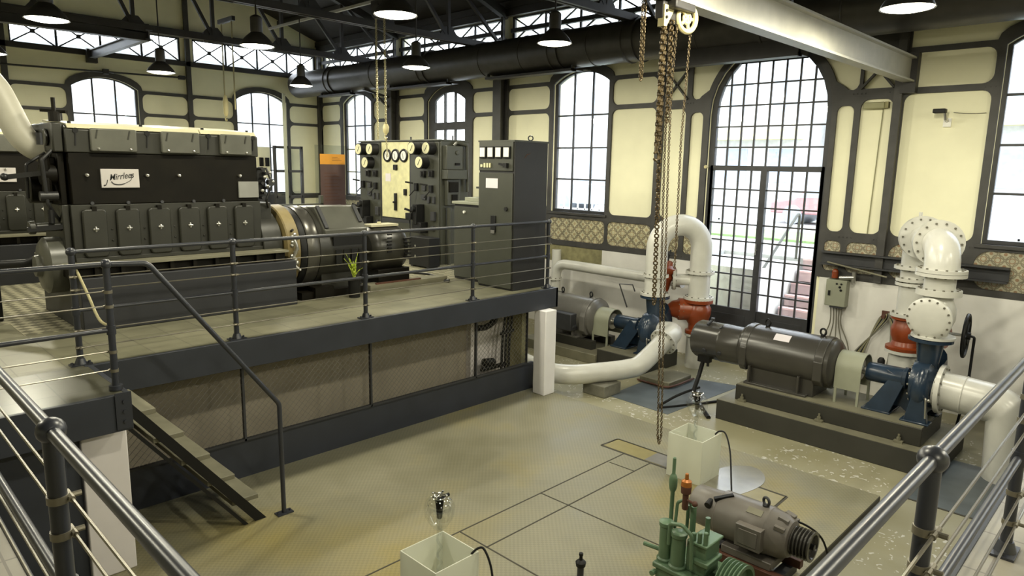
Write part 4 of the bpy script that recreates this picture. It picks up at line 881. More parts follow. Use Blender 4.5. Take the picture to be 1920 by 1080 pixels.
def big_motor(x0, x1, y, z, r, label, fan=None, base=.39, notice=True, boxside=False, mm='motor'):
    t = thing('electric_motor', ((x0+x1)/2, y, base), label, 'motor')
    w = MB().lathe((x0, y, z), (1, 0, 0), [(r*.55, 0), (r*.90, .0), (r*.97, .03), (r*.97, .12), (r, .13), (r, x1-x0-.22), (r*1.0, x1-x0-.20), (r*.98, x1-x0-.05), (r*.80, x1-x0), (r*.3, x1-x0+.03), (.05, x1-x0+.04)], 44); part('casing', w, mm, t)
    for x, wd in ((x0+.06, .10), (x1-.22, .12)):
        w = MB()
        poly = [(-r*1.04, -r*.55), (-r*1.04, r*.18)]+[(r*1.04*math.cos(PI-PI*k/16), r*.18*0+r*1.04*math.sin(PI-PI*k/16)) for k in range(1, 16)]+[(r*1.04, r*.18), (r*1.04, -r*.55), (r*.8, -r*.8), (-r*.8, -r*.8)]
        w.prism(poly, lambda u, v, tt: (tt, y+u, z+v), x, x+wd); part('end_frame', w, mm, t, .015)
    w = MB().box(x0+.18, x1-.22, y-r*.75, y+r*.75, base, z-r*.6)
    for x in (x0+.2, x1-.42): w.box(x, x+.03, y-r*.98, y+r*.98, base, z-r*.55)
    w.box(x0+.16, x1-.28, y-r*1.02, y+r*1.02, base, base+.03); part('feet', w, mm, t, .006)
    for x in (x0+.30, x1-.25):
        w = MB().torus((x, y, z+r*1.03+.05), (.35, 1, 0), .045, .013, 18, 8).cyl((x, y, z+r*.97), (x, y, z+r*1.03+.01), .03, n=12); part('lifting_eye', w, 'black', t)
    if fan:
        fx, fr = fan; w = MB().lathe((fx, y, z-.02), (1, 0, 0), [(fr*.4, 0), (fr*.92, 0), (fr, .04), (fr, .42), (fr*1.02, .43), (fr*1.02, .46), (fr, .47), (fr, x0-fx+.02)], 36)
        c = part('slip_ring_cover', w, mm, t)
        part('cover_latch', MB().bar((fx+.22, y-fr*.55, z+fr*.86), (fx+.22, y-fr*.05, z+fr*1.03), .03, .03).cyl((fx+.22, y-.0, z+fr), (fx+.22, y, z+fr+.04), .03, n=10), 'ironfine', c); part('cover_latch', MB().bar((fx+.44, y-fr*.6, z+fr*.8), (fx+.44, y-fr*.5, z+fr*.92), .03, .03), 'ironfine', c)
        for q in (.25, .5): part('cover_plug', MB().cyl((fx+q, y-fr*.93, z-.12), (fx+q, y-fr*1.02, z-.13), .03, n=10), 'ironfine', c)
        w = MB().box(fx+.1, fx+.28, y-fr*.6, y-fr*.2, z-fr-.06, z-fr*.78).box(fx+.27, fx+.30, y-fr*.7, y-fr*.6, z-fr-.10, z-fr*.7); part('cable_gland', w, 'black', c)
    if notice:
        a0, a1 = math.radians(118), math.radians(138); w = MB(); n = 4
        A = []
        for k in range(n+1):
            a = a0+(a1-a0)*k/n; A.append([w.bm.verts.new((xx, y+(r+.004)*math.cos(a), z+(r+.004)*math.sin(a))) for xx in (x0+.50, x0+.72)])
        for p, q in zip(A, A[1:]): w.face([p[0], p[1], q[1], q[0]])
        part('paper_notice', w, 'paper', t)
    if boxside: part('terminal_box', MB().box(x0+.5, x0+.95, y-r-.16, y-r*.8, z-.22, z+.1).cyl((x1-.35, y-r-.1, z-.15), (x1-.35, y-r*.8, z-.15), .06, n=12), 'ironfine', t, .015)
    return t
big_motor(-4.42, -3.10, AY, AZ, .345, 'large gloss grey electric motor with a white paper notice on its side', fan=(-5.20, .285))
def guard(x0, x1, y, z, r, zb, label):
    t = thing('coupling_guard', ((x0+x1)/2, y, zb), label, 'guard')
    out = [(-r, z-.26)]+[(r*math.cos(PI-PI*k/16), z+r*math.sin(PI-PI*k/16)) for k in range(17)]+[(r, z-.26)]
    inn = [(u*(r-.012)/r, v if i in (0, len(out)-1) else z+(v-z)*(r-.012)/r) for i, (u, v) in enumerate(out)]
    w = MB(); w.prism(out+inn[::-1], lambda u, v, tt: (tt, y+u, v), x0, x1); part('hood', w, 'guard', t)
    for x in (x0+.012, x1-.03):
        for s in (-1, 1): part('leg', MB().box(x, x+.03, y+s*(r-.006)-.012, y+s*(r-.006)+.012, zb, z-.24), 'guard', t)
    part('coupling', MB().cyl((x0-.06, y, z), (x0+.12, y, z), r*.6, n=24).cyl((x0+.13, y, z), (x1-.05, y, z), r*.62, n=24).cyl((x1-.06, y, z), (x1+.12, y, z), r*.25, n=16), 'zinc', t)
guard(-3.08, -2.76, AY, AZ, .215, .39, 'pale green arched coupling guard beside the motor with white paper notice')
def pump(x0, x1, y, z, zb, sc, label, disc=None):
    """bearing bracket from x0, volute ending at x1"""
    t = thing('centrifugal_pump', ((x0+x1)/2, y, zb), label, 'pump'); xv = x1-.26*sc
    w = MB().lathe((x0, y, z), (1, 0, 0), [(.06, 0), (.115*sc, .0), (.125*sc, .02), (.125*sc, .42*sc), (.14*sc, .43*sc), (.14*sc, .47*sc), (.10*sc, .49*sc), (.09*sc, .60*sc), (.16*sc, .64*sc), (.19*sc, xv-x0)], 26); part('bearing_housing', w, 'blue', t)
    w = MB(); w.prism([(x0+.08, zb), (x0+.16, zb+.06), (xv-.10, zb+.08), (xv+.02, zb+.0), (xv+.02, z+.02), (xv-.2, z+.12*sc), (x0+.30, z-.05)], lambda u, v, tt: (u, y+tt, v), -.018, .018)
    for s in (-1, 1): w.prism([(x0+.04, zb), (x0+.34, zb), (xv-.05, z-.02), (xv-.28, z+.10*sc), (x0+.28, z-.02)], lambda u, v, tt: (u, y+s*(.10+.10*max(0, (z-v)/(z-zb)))*sc+tt, v), -.012, .012)
    w.box(x0+.02, x0+.36, y-.22*sc, y+.22*sc, zb, zb+.025); part('bracket', w, 'blue', t, .006)
    # spiral casing
    w = MB(); P = []; R = []
    for k in range(26):
        a = math.radians(-250+k*12.4); rr = (.19+.006*k)*sc; P.append((x1-.12*sc, y+rr*math.cos(a), z+rr*math.sin(a))); R.append((.085+.0032*k)*sc)
    w.tube(P, R, 14); w.lathe((xv-.0, y, z), (1, 0, 0), [(.10*sc, 0), (.27*sc, .02), (.29*sc, .08*sc), (.29*sc, .2*sc), (.22*sc, .26*sc), (.16*sc, .28*sc)], 30); part('volute', w, 'blue', t)
    w = MB(); bolts_ring(w, (xv+.02, y, z), (1, 0, 0), .255*sc, 12, .014, .02); part('casing_bolts', w, 'zinc', t)
    zt = z+.565*sc
    w = MB().lathe((x1-.12*sc, y, z+.1*sc), (0, 0, 1), [(.14*sc, 0), (.12*sc, .16*sc), (.15*sc, .40*sc), (.17*sc, .43*sc), (.245*sc, .43*sc), (.245*sc, .465*sc)], 28); bolts_ring(w, (x1-.12*sc, y, zt-.0), (0, 0, 1), .21*sc, 10, .013, .03); part('discharge_flange', w, 'blue', t)
    for s in (-1, 1):
        w = MB(); w.prism([(-.13*sc, zb), (.13*sc, zb), (.06*sc, z-.1*sc), (-.06*sc, z-.1*sc)], lambda u, v, tt: (x1-.12*sc+u, y+s*.24*sc+tt, v), -.05*sc, .05*sc); w.box(x1-.28*sc, x1+.04*sc, y+s*.24*sc-.09, y+s*.24*sc+.09, zb, zb+.025); part('foot', w, 'blue', t, .008)
    w = MB().tube(fillet([(x1-.05*sc, y-.27*sc, z-.14), (x1-.02, y-.34*sc, z-.1), (x1+.0, y-.34*sc, zb+.1)], .04), .012, 8).ball((x1+.0, y-.3*sc, z-.14), .022, 8, 6); part('drain_pipe', w, 'zinc', t)
    return t
pump(-2.74, -1.96, AY, AZ, .39, 1.0, 'dark blue centrifugal pump below the pale valve with round bolted cover')
# suction pipe of the right pump
t = thing('suction_pipe', (-1.5, AY, .8), 'fat pale grey suction pipe bending down to the floor beside the gallery railing', 'pipe')
part('pipe_run', MB().tube(fillet([(-1.96, AY, .80), (-1.62, AY, .78), (-1.20, AY, .75), (-1.16, AY, -.13)], .34, 10), [.215]*2+[.235]*30 if False else .225, 28), 'pipe', t)
w = MB(); flange(w, (-1.90, AY, .80), (1, 0, 0), .30, .05, 12); part('flange', w, 'pipe', t)
part('seam_ring', MB().torus((-1.66, AY, .782), (1, 0, -.05), .226, .008, 32, 6), 'pipe', t)
# delivery line: check valve, swan neck, riser
CX = -2.06
t = thing('check_valve', (CX, AY, 1.41), 'pale check valve with round bolted cover on top of a dark blue pump', 'valve')
part('body', MB().lathe((CX, AY, 1.42), (0, 0, 1), [(.24, 0), (.24, .03), (.15, .04), (.17, .12), (.21, .24), (.21, .38), (.16, .48), (.17, .52), (.245, .53), (.245, .56)], 30), 'pipe', t)
cv = Vector((-.10, -.97, -.1)).normalized(); cc = Vector((CX, AY, 1.70))
part('cover_neck', MB().cyl(cc, cc+cv*.20, .20, n=28), 'pipe', t)
w = MB(); w.lathe(cc+cv*.19, cv, [(.255, 0), (.255, .03), (.245, .04), (.17, .055), (.05, .06)], 34); bolts_ring(w, cc+cv*.22, cv, .23, 16, .013, .022); part('round_cover', w, 'pipe', t)
RX, RY = -2.66, 10.72
dv = Vector((RX-CX, RY-AY, 0)).normalized(); zc = 2.545
t = thing('swan_neck_pipe', (CX, AY, 1.98), 'pale swan neck pipe with big bolted flanges above the valve with round cover', 'pipe')
w = MB().cyl((CX, AY, 1.98), (CX, AY, 2.20), .17, n=28); part('spool', w, 'pipe', t)
for z, r in ((2.0, .245), (2.20, .275), (2.245, .275)): w = MB(); flange(w, (CX, AY, z), (0, 0, 1), r, .04, 14); part('flange', w, 'pipe', t)
def elbow(o, d, z0, zc, R, r):
    o = Vector((o[0], o[1], 0)); P = [o+Vector((0, 0, z0))]
    for k in range(11):
        a = PI/2*k/10; P.append(o+d*R*(1-math.cos(a))+Vector((0, 0, zc-R+R*math.sin(a))))
    return P
part('elbow', MB().tube(elbow((CX, AY), dv, 2.24, zc, .26, .2), .19, 30), 'pipe', t)
p1 = Vector((CX, AY, zc))+dv*.28; p2 = Vector((RX, RY, zc))-dv*.28
part('bridge_pipe', MB().cyl(p1-dv*.02, p2+dv*.02, .16, n=28), 'pipe', t)
for p in (p1, p2):
    w = MB(); flange(w, p, dv, .285, .045, 14); flange(w, p+dv*.05, dv, .285, .04, 14); part('flange', w, 'pipe', t)
part('rear_elbow', MB().tube(elbow((RX, RY), -dv, 2.05, zc, .26, .17), .17, 28), 'pipe', t)
part('vent_pin', MB().cyl((RX, RY, zc+.12), (RX, RY, zc+.32), .022, n=10), 'pipe', t)
t = thing('riser_pipe', (RX, RY, 1.4), 'pale vertical riser pipe above the red valve beside the looped hoses', 'pipe')
part('pipe_run', MB().cyl((RX, RY, 1.42), (RX, RY, 2.12), .165, n=28), 'pipe', t)
for z, r in ((2.10, .25), (1.93, .215), (1.87, .215), (1.43, .235)): w = MB(); flange(w, (RX, RY, z), (0, 0, 1), r, .042); part('flange', w, 'pipe', t)
t = thing('red_valve', (RX, RY, 1.0), 'upright red valve in the riser pipe beside the looped hoses', 'valve')
part('body', MB().lathe((RX, RY, .93), (0, 0, 1), [(.25, 0), (.25, .04), (.19, .06), (.17, .12), (.20, .2), (.205, .30), (.18, .36), (.17, .42), (.22, .44), (.22, .475)], 30), 'red', t)
part('side_branch', MB().lathe((RX+.1, RY-.03, 1.22), (1, -.15, 0), [(.14, 0), (.13, .2), (.10, .3), (.11, .34), (.16, .36), (.16, .42)], 22), 'red', t)
w = MB().cyl((RX+.22, RY-.2, 1.24), (RX+.22, RY-.2, 1.34), .035, n=10).bar((RX+.2, RY-.26, 1.29), (RX+.24, RY-.12, 1.29), .05, .03); part('locking_screw', w, 'black', t)
t = thing('lower_riser', (RX, RY, -.13), 'short pale pipe standing on the floor below the upright red valve', 'pipe')
part('pipe_run', MB().cyl((RX, RY, -.13), (RX, RY, .93), .19, n=28), 'pipe', t); w = MB(); flange(w, (RX, RY, .905), (0, 0, 1), .25, .045); part('flange', w, 'pipe', t)
t = thing('hand_wheel', (-1.78, 9.95, 1.40), 'black spoked hand wheel on a spindle beside the valve with round cover', 'hand wheel')
hw = Vector((-1.80, 9.9, 1.42)); ha = Vector((1, .08, 0)).normalized(); _, fa, fb = frame(ha)
part('rim', MB().torus(hw, ha, .26, .022, 30, 8), 'black', t)
w = MB().cyl(hw-ha*.04, hw+ha*.05, .045, n=14)
for k in range(5): a = 2*PI*k/5; w.cyl(hw, hw+(fa*math.cos(a)+fb*math.sin(a))*.25, .014, n=8)
part('spokes', w, 'black', t)
part('spindle', MB().cyl(hw-ha*.35, hw, .018, n=10), 'zinc', t); part('stand_rod', MB().tube(fillet([hw+ha*.03, hw+ha*.09, hw+ha*.09-Vector((0, 0, .6)), hw+ha*.02-Vector((0, 0, 1.25))], .03), .016, 8), 'black', t)
part('valve_yoke', MB().bar(hw-ha*.34+Vector((0, 0, .05)), hw-ha*.34-Vector((0, 0, .16)), .12, .06, (1, 0, 0)), 'blue', t)
# supply cables of the motor
solo('motor_cable', MB().tube(smooth([(-5.02, 9.36, .56), (-5.04, 9.28, .30), (-4.98, 9.05, .08), (-4.80, 8.92, -.02), (-4.62, 8.80, -.10), (-4.55, 8.74, -.115)], 7), .032, 10), 'black', (-5, 9.2, -.13), 'thick black cable hanging from the motor with white paper notice', 'cable')
solo('floor_cable', MB().tube(smooth([(-5.03, 9.30, .1), (-5.12, 9.0, .06), (-5.22, 8.78, -.02), (-5.26, 8.6, -.112), (-4.95, 9.2, -.112), (-4.70, 9.7, -.112), (-4.4, 10.0, -.11)], 7), .02, 8), 'black', (-5, 9.2, -.13), 'thin black cable lying on the blue floor patch behind the plinth', 'cable')

# ------------------------------------------------------------------ rear pump set
BY, BZ = 10.3, .58
t = thing('concrete_plinth', (-7.9, 10.3, -.13), 'low grey plinth under the rear pump set beside the platform end', 'plinth')
part('block', MB().box(-9.2, -7.35, 9.70, 10.9, -.13, .05), 'bedtop', t, .01); part('pump_block', MB().box(-7.35, -6.35, 9.75, 10.85, -.13, .16), 'plinth', t, .01); part('pump_block_top', MB().box(-7.34, -6.36, 9.76, 10.84, .16, .165), 'bedtop', t)
t = thing('base_frame', (-8.2, 10.3, .05), 'dark steel base rails below the rear grey motor', 'base frame')
part('rails', MB().box(-9.0, -7.62, 9.93, 10.07, .05, .21).box(-9.0, -7.62, 10.53, 10.67, .05, .21), 'basesteel', t)
big_motor(-8.95, -7.70, BY, BZ, .37, 'grey electric motor of the rear pump set with two lifting eyes', fan=None, base=.21, notice=False, boxside=True, mm='motorrear')
guard(-7.72, -7.36, BY, BZ, .235, .05, 'pale coupling guard between the rear motor and rear blue pump')
pump(-7.32, -6.42, BY, BZ+.02, .165, 1.05, 'blue centrifugal pump at the rear under the white swan neck pipe')
solo('frame_bracket', MB().tube([(-6.95, 10.05, .95), (-7.1, 10.0, 1.36), (-6.82, 10.0, 1.38), (-6.80, 10.05, 1.26)], .013, 8), 'ironfine', (-6.95, 10.05, .95), 'thin bent steel bracket sticking up beside the rear blue pump', 'bracket')
# U pipe
UA, UB = Vector((-6.555, 10.3, 0)), Vector((-6.08, 10.98, 0)); ud = (UB-UA).normalized(); UR = (UB-UA).length/2; UZ = 2.02
t = thing('swan_neck_pipe', (-6.3, 10.6, 1.2), 'white inverted U pipe in front of the big glazed door', 'pipe')
P = [UA+Vector((0, 0, 1.20)), UA+Vector((0, 0, 1.6))]+[UA+ud*UR*(1-math.cos(PI*k/18))+Vector((0, 0, UZ+UR*math.sin(PI*k/18))) for k in range(19)]+[UB+Vector((0, 0, 1.6)), UB+Vector((0, 0, 1.13))]
part('pipe_run', MB().tube(P, .185, 30), 'pipe', t)
for o, z, r in ((UA, 1.55, .225), (UA, 1.225, .25), (UB, 1.60, .25), (UB, 1.14, .26)):
    w = MB(); flange(w, o+Vector((0, 0, z)), (0, 0, 1), r, .045); part('flange', w, 'pipe', t)
part('branch_pipe', MB().cyl(UB+Vector((-.05, 0, 1.45)), UB+Vector((-.36, -.22, 1.45)), .10, n=22), 'pipe', t)
w = MB(); flange(w, UB+Vector((-.37, -.23, 1.45)), (.36, .22, 0), .19, .05, 10); part('branch_flange', w, 'pipe', t)
t = thing('red_valve', UB+Vector((-.5, -.3, 1.6)), 'small tilted red gate valve on the branch of the white U pipe', 'valve')
c = UB+Vector((-.47, -.29, 1.47))
w = MB().lathe(c+Vector((-.13, -.03, -.28)), (.28, .06, 1), [(.04, -.03), (.12, 0), (.14, .12), (.13, .24), (.15, .32), (.11, .37), (.15, .44), (.15, .50), (.07, .54), (.05, .60)], 22); part('body', w, 'red', t)
w = MB().torus(c+Vector((.02, 0, .44)), (.2, .05, 1), .12, .014, 20, 6).bar(c+Vector((-.1, 0, .45)), c+Vector((.14, 0, .43)), .02, .02); part('hand_wheel', w, 'ironfine', t)
part('stem', MB().cyl(c+Vector((-.02, 0, .28)), c+Vector((.03, 0, .50)), .016, n=8), 'ironfine', t)
t = thing('red_valve', UB+Vector((0, 0, .55)), 'large red check valve with pointed nose below the white U pipe', 'valve')
vz = .92; n_ = Vector((-.80, -.60, 0)).normalized()
part('body', MB().lathe(UB+Vector((0, 0, .50)), (0, 0, 1), [(.20, 0), (.20, .05), (.15, .07), (.15, .16), (.20, .24), (.235, .36), (.235, .46), (.19, .54), (.26, .56), (.26, .62)], 28), 'red', t)
part('nose', MB().lathe(UB+Vector((0, 0, vz)), n_, [(.20, 0), (.195, .26), (.20, .28), (.20, .33), (.17, .36), (.14, .46), (.085, .52), (.04, .60), (.03, .66), (.015, .68)], 26), 'red', t)
w = MB(); bolts_ring(w, UB+n_*.30+Vector((0, 0, vz)), n_, .185, 10, .014, .045); part('nose_bolts', w, 'rust', t)
t = thing('lower_riser', UB+Vector((0, 0, -.13)), 'pale pipe leg standing on the floor under the large red check valve', 'pipe')
part('pipe_run', MB().cyl(UB+Vector((0, 0, -.13)), UB+Vector((0, 0, .50)), .165, n=26), 'pipe', t); w = MB(); flange(w, UB+Vector((0, 0, .47)), (0, 0, 1), .20, .04); part('flange', w, 'pipe', t)
t = thing('wall_pipe', (-8.5, 11.2, 1.35), 'white horizontal pipe along the white dado behind the rear motor', 'pipe')
part('pipe_run', MB().tube(fillet([(-6.45, 11.05, 1.36), (-9.56, 11.15, 1.36), (-9.60, 11.15, .6)], .28, 8), .105, 20), 'pipe', t); w = MB(); flange(w, (-9.60, 11.15, 1.02), (0, 0, 1), .15, .03, 8); part('flange', w, 'pipe', t)
solo('vertical_pipe', MB().cyl((-9.75, 11.35, -.13), (-9.75, 11.35, 1.62), .10, n=18), 'pipe', (-9.75, 11.35, -.13), 'short upright white pipe behind the bend of the horizontal wall pipe', 'pipe')
t = thing('suction_pipe', (-6.2, 8.6, .2), 'big white suction pipe curving from below the platform up to the rear blue pump', 'pipe')
part('pipe_run', MB().tube(smooth([(-8.5, 8.25, .2), (-7.5, 8.02, .2), (-6.9, 7.93, .2), (-6.56, 8.10, .2), (-6.34, 8.52, .2), (-6.13, 8.96, .215), (-6.03, 9.2, .28), (-5.98, 9.75, .56)], 7), .155, 26), 'pipe', t)
part('reducer', MB().tube(smooth([(-5.98, 9.75, .56), (-6.0, 10.05, .64), (-6.15, 10.25, .64), (-6.40, 10.3, .60)], 6), [.16]*6+[.15]*13, 26), 'pipe', t)
sd = Vector((-.0, .30, .14)).normalized(); w = MB(); flange(w, (-5.98, 9.75, .56), sd, .235, .045, 12); part('flange', w, 'pipe', t)
solo('pipe_support', MB().box(-6.52, -6.10, 8.32, 8.76, -.13, .055), 'concrete', (-6.2, 8.64, -.13), 'rough concrete block carrying the white curved suction pipe', 'support', bevel=.012)
t = thing('concrete_slab', (-6.0, 10.0, -.13), 'low pale concrete slab with rusty edge under the end of the suction pipe', 'slab')
part('slab', MB().box(-6.25, -5.68, 9.5, 10.2, -.13, -.03), 'bedtop', t, .012); part('rusty_edge', MB().tube(smooth([(-6.27, 9.48, -.10), (-5.95, 9.46, -.10), (-5.66, 9.5, -.09), (-5.64, 10.2, -.09)], 6), .018, 8), 'rust', t)

# ------------------------------------------------------------------ things on the right wall
t = thing('control_box', (-3.95, 11.58, 1.25), 'small pale control box on the white dado beside the big glazed door', 'control box')
part('body', MB().box(-4.10, -3.78, 11.50, 11.66, 1.25, 1.68), 'guard', t, .01)
part('buttons', MB().cyl((-3.93, 11.5, 1.62), (-3.93, 11.485, 1.62), .014).cyl((-3.88, 11.5, 1.57), (-3.88, 11.485, 1.57), .018).cyl((-3.86, 11.5, 1.62), (-3.86, 11.485, 1.62), .014).cyl((-3.86, 11.5, 1.52), (-3.86, 11.485, 1.52), .018).box(-4.05, -4.02, 11.48, 11.5, 1.42, 1.5), 'black', t)
part('cable_glands', MB().box(-4.02, -3.82, 11.52, 11.64, 1.22, 1.25), 'ironfine', t)
solo('beacon_lamp', MB().cyl((-4.0, 11.58, 1.70), (-4.0, 11.58, 1.80), .05, n=14).ball((-4.0, 11.58, 1.80), .05, 12, 6), 'red', (-4.0, 11.58, 1.68), 'small red warning beacon on top of the pale control box', 'beacon')
solo('pipe_fitting', MB().cyl((-3.92, 11.58, 1.71), (-3.70, 11.58, 1.74), .04, n=14).cyl((-3.71, 11.58, 1.66), (-3.71, 11.58, 1.83), .035, n=12), 'zinc', (-3.8, 11.58, 1.68), 'pale metal fitting on top of the control box beside the red beacon', 'fitting')
for i in range(5):
    x = -4.02+.045*i
    solo('control_cable', MB().tube(smooth([(x, 11.58, 1.23), (x+.01*math.sin(i), 11.62, .95), (x-.10+.06*i, 11.62, .60), (x-.12+.08*i, 11.60, .1), (x-.1+.08*i, 11.58, -.12)], 5), .010, 6), 'cable', (x, 11.58, -.13), 'thin grey cable dropping down the white wall from the pale control box', 'cable', 'cables below the control box')
for i in range(7):
    x = -3.42+.07*i
    solo('hanging_hose', MB().tube(smooth([(-3.50-.06*i, 11.48, .05), (-3.42-.02*i, 11.52, .6), (-3.28+.02*i, 11.55, 1.12), (-3.20+.01*i, 11.58, 1.19+.01*i), (-3.10+.02*i, 11.55, 1.10), (-3.06+.015*i, 11.52, .7), (-3.08+.02*i, 11.5, .3-.03*i)], 6), .013, 7), ('cable', 'olive', 'black')[i % 3], (-3.2, 11.5, 0), 'thin hose looped over the wall hook between control box and red valve', 'hose', 'hoses looped on the wall hook')
solo('hose_hook', MB().cyl((-3.2, 11.66, 1.2), (-3.2, 11.48, 1.2), .03, n=10).box(-3.26, -3.14, 11.62, 11.66, 1.13, 1.27), 'rust', (-3.2, 11.6, 1.13), 'rusty wall hook carrying the looped hoses', 'hook')
solo('hanging_plug', MB().lathe((-3.15, 11.48, .36), (0, 0, 1), [(.03, -.02), (.05, 0), (.055, .16), (.03, .2)], 12), 'black', (-3.15, 11.48, .36), 'black plug hanging below the looped hoses', 'plug')
t = thing('steel_channel', (-2.95, 11.55, 1.92), 'dark steel channel fixed across the tiled wall band above the control box', 'channel')
part('channel', MB().box(-4.24, -1.70, 11.60, 11.64, 1.93, 2.10).box(-4.24, -1.70, 11.50, 11.64, 2.10, 2.125).box(-4.24, -1.70, 11.50, 11.64, 1.905, 1.93), 'ironfine', t)
solo('loose_rod', MB().cyl((-4.1, 11.47, 1.96), (-3.2, 11.46, 1.82), .014, n=8), 'bedtop', (-3.6, 11.47, 1.82), 'thin metal rod leaning along the dark wall channel above the control box', 'rod')
t = thing('security_camera', (-2.73, 11.6, 4.2), 'small dark security camera on the big cream wall panel', 'camera')
part('body', MB().box(-2.84, -2.68, 11.40, 11.52, 4.24, 4.30), 'black', t, .01); part('arm', MB().tube([(-2.70, 11.68, 4.14), (-2.70, 11.56, 4.16), (-2.70, 11.5, 4.25)], .022, 8), 'zinc', t); part('wall_plate', MB().box(-2.75, -2.65, 11.66, 11.70, 4.06, 4.18), 'dialwhite', t)
solo('camera_cable', MB().tube(sag((-2.64, 11.69, 4.26), (-2.24, 11.68, 4.24), .01), .004, 5), 'cable', (-2.5, 11.69, 4.2), 'thin cable from the security camera across the cream wall', 'cable')
t = thing('emergency_light', (-3.68, 11.6, 4.42), 'yellowish emergency light box high on the narrow cream panel beside the big door', 'light')
part('housing', MB().box(-3.84, -3.54, 11.58, 11.70, 4.35, 4.45), 'yellowbody', t, .015); part('end_cap', MB().box(-3.54, -3.49, 11.6, 11.69, 4.36, 4.45), 'olive', t)
solo('wall_conduit', MB().cyl((-3.58, 11.69, 4.35), (-3.62, 11.69, 2.4), .008, n=6), 'yellowbody', (-3.6, 11.69, 2.4), 'thin conduit running down the cream panel below the emergency light', 'conduit')
solo('wall_conduit', MB().cyl((-19.86, 3.3, 5.46), (-19.86, 7.6, 5.56), .022, n=8).box(-19.93, -19.80, 5.58, 5.70, 5.46, 5.58).box(-19.93, -19.80, 7.40, 7.55, 5.51, 5.61), 'ironfine', (-19.9, 5.5, 5.46), 'dark conduit with two junction boxes along the upper wall above an arched window', 'conduit')

# ------------------------------------------------------------------ ventilation duct
DY, DZ, DR = 10.82, 5.66, .365
t = thing('ventilation_duct', (-11, DY, DZ), 'huge dark round ventilation duct along the wall above the arched windows', 'duct')
part('tube', MB().cyl((-19.7, DY, DZ), (2.5, DY, DZ), DR, n=44), 'duct', t)
for x in (-17.6, -13.45, -9.3, -7.55, -5.0, -1.0):
    part('collar', MB().lathe((x-.14, DY, DZ), (1, 0, 0), [(DR-.01, 0), (DR+.03, .0), (DR+.03, .04), (DR+.008, .05), (DR+.008, .23), (DR+.03, .24), (DR+.03, .28), (DR-.01, .28)], 44, caps=False), 'duct', t)
for x in (-15.5, -11.4, -10.2, -8.45, -6.2, -3.9): part('seam', MB().torus((x, DY, DZ), (1, 0, 0), DR+.002, .010, 44, 6), 'duct', t)
for x in (-15.97,): part('bracket', MB().bar((x, 11.65, 5.12), (x, 10.62, 5.30), .08, .05).bar((x, 11.6, 4.75), (x, 10.95, 5.24), .06, .05), 'roofsteel', t)
for a, b in ((-18.2, -16.6), (-14.9, -12.6), (-11.3, -8.9), (-6.9, -4.52)): zt_ = 5.09 if a > -8 else 5.215; part('tray', MB().box(a, b, 10.60, 10.78, zt_, zt_+.05).box(a, b, 10.62, 11.0, zt_+.03, zt_+(.26 if a > -8 else .05)).box(a, a+.04, 10.66, 10.72, zt_, 5.34).box(b-.04, b, 10.66, 10.72, zt_, 5.34), 'roofsteel', t)

# ------------------------------------------------------------------ overhead beams and hoists
t = thing('crane_beam', (-3.23, 6, 4.7), 'long grey steel I beam overhead carrying the rusty chain hoist', 'beam')
part('web', MB().box(-3.245, -3.215, 1.0, 11.56, 4.73, 5.03), 'beam', t); part('lower_flange', MB().box(-3.31, -3.15, 1.0, 11.56, 4.705, 4.73), 'beam', t); part('upper_flange', MB().box(-3.31, -3.15, 1.0, 11.56, 5.03, 5.055), 'beam', t)
part('end_bracket', MB().box(-3.33, -3.13, 11.52, 11.66, 4.55, 5.12), 'roofsteel', t)
for y in (3.2, 7.3): part('hanger', MB().bar((-3.23, y, 5.05), (-3.40, y, 6.0), .06, .06, (0, 1, 0)), 'roofsteel', t)
t = thing('runway_beam', (-15.9, 2, 5.8), 'thick dark overhead girder ending at a short grey cross beam', 'beam')
part('web', MB().box(-15.92, -15.88, -7.9, 5.36, 5.80, 6.08), 'roofsteel', t); part('flanges', MB().box(-16.0, -15.8, -7.9, 5.36, 5.78, 5.81).box(-16.0, -15.8, -7.9, 5.36, 6.08, 6.11), 'roofsteel', t)
t = thing('cross_beam', (-18, 5.35, 5.83), 'short grey beam from the thick dark girder to the end wall', 'beam')
part('web', MB().box(-19.92, -15.8, 5.34, 5.37, 5.82, 5.98), 'crossbeam', t); part('flanges', MB().box(-19.92, -15.8, 5.29, 5.42, 5.80, 5.82).box(-19.92, -15.8, 5.29, 5.42, 5.98, 6.0), 'crossbeam', t); part('wall_bracket', MB().box(-19.95, -19.8, 5.24, 5.47, 5.70, 6.02), 'roofsteel', t)

def chain(pts, link=.036, r=.005, wd=.5):
    """real links, alternately turned, along a path"""
    P = [V(p) for p in pts]; w = MB(); seg = []; 
    tot = sum((b-a).length for a, b in zip(P, P[1:])); n = max(2, int(tot/(link*.78))); i = 0; acc = 0.
    for k in range(n):
        s = (k+.5)*tot/n
        while i < len(P)-2 and acc+(P[i+1]-P[i]).length < s: acc += (P[i+1]-P[i]).length; i += 1
        d = (P[i+1]-P[i]).normalized(); c = P[i]+d*(s-acc); _, a, b = frame(d); u = a if k % 2 else b; h = link*.5-r; q = link*wd*.5
        w.tube([c+d*h*.5+u*q, c+d*h+u*0, c+d*h*.5-u*q, c-d*h*.5-u*q, c-d*h, c-d*h*.5+u*q], r, 5, closed=True)
    return w
HX = -3.23
t = thing('chain_hoist', (HX, 5.25, 4.6), 'old chain hoist hanging from the grey beam with long rusty chain loops', 'chain hoist')
w = MB().prism([(4.945, 4.665), (5.085, 4.665), (5.085, 4.64), (4.985, 4.50), (4.945, 4.50)], lambda u, v, tt: (tt, u, v), HX-.03, HX+.03); part('side_plate', w, 'brass', t, label='cream painted side plate')
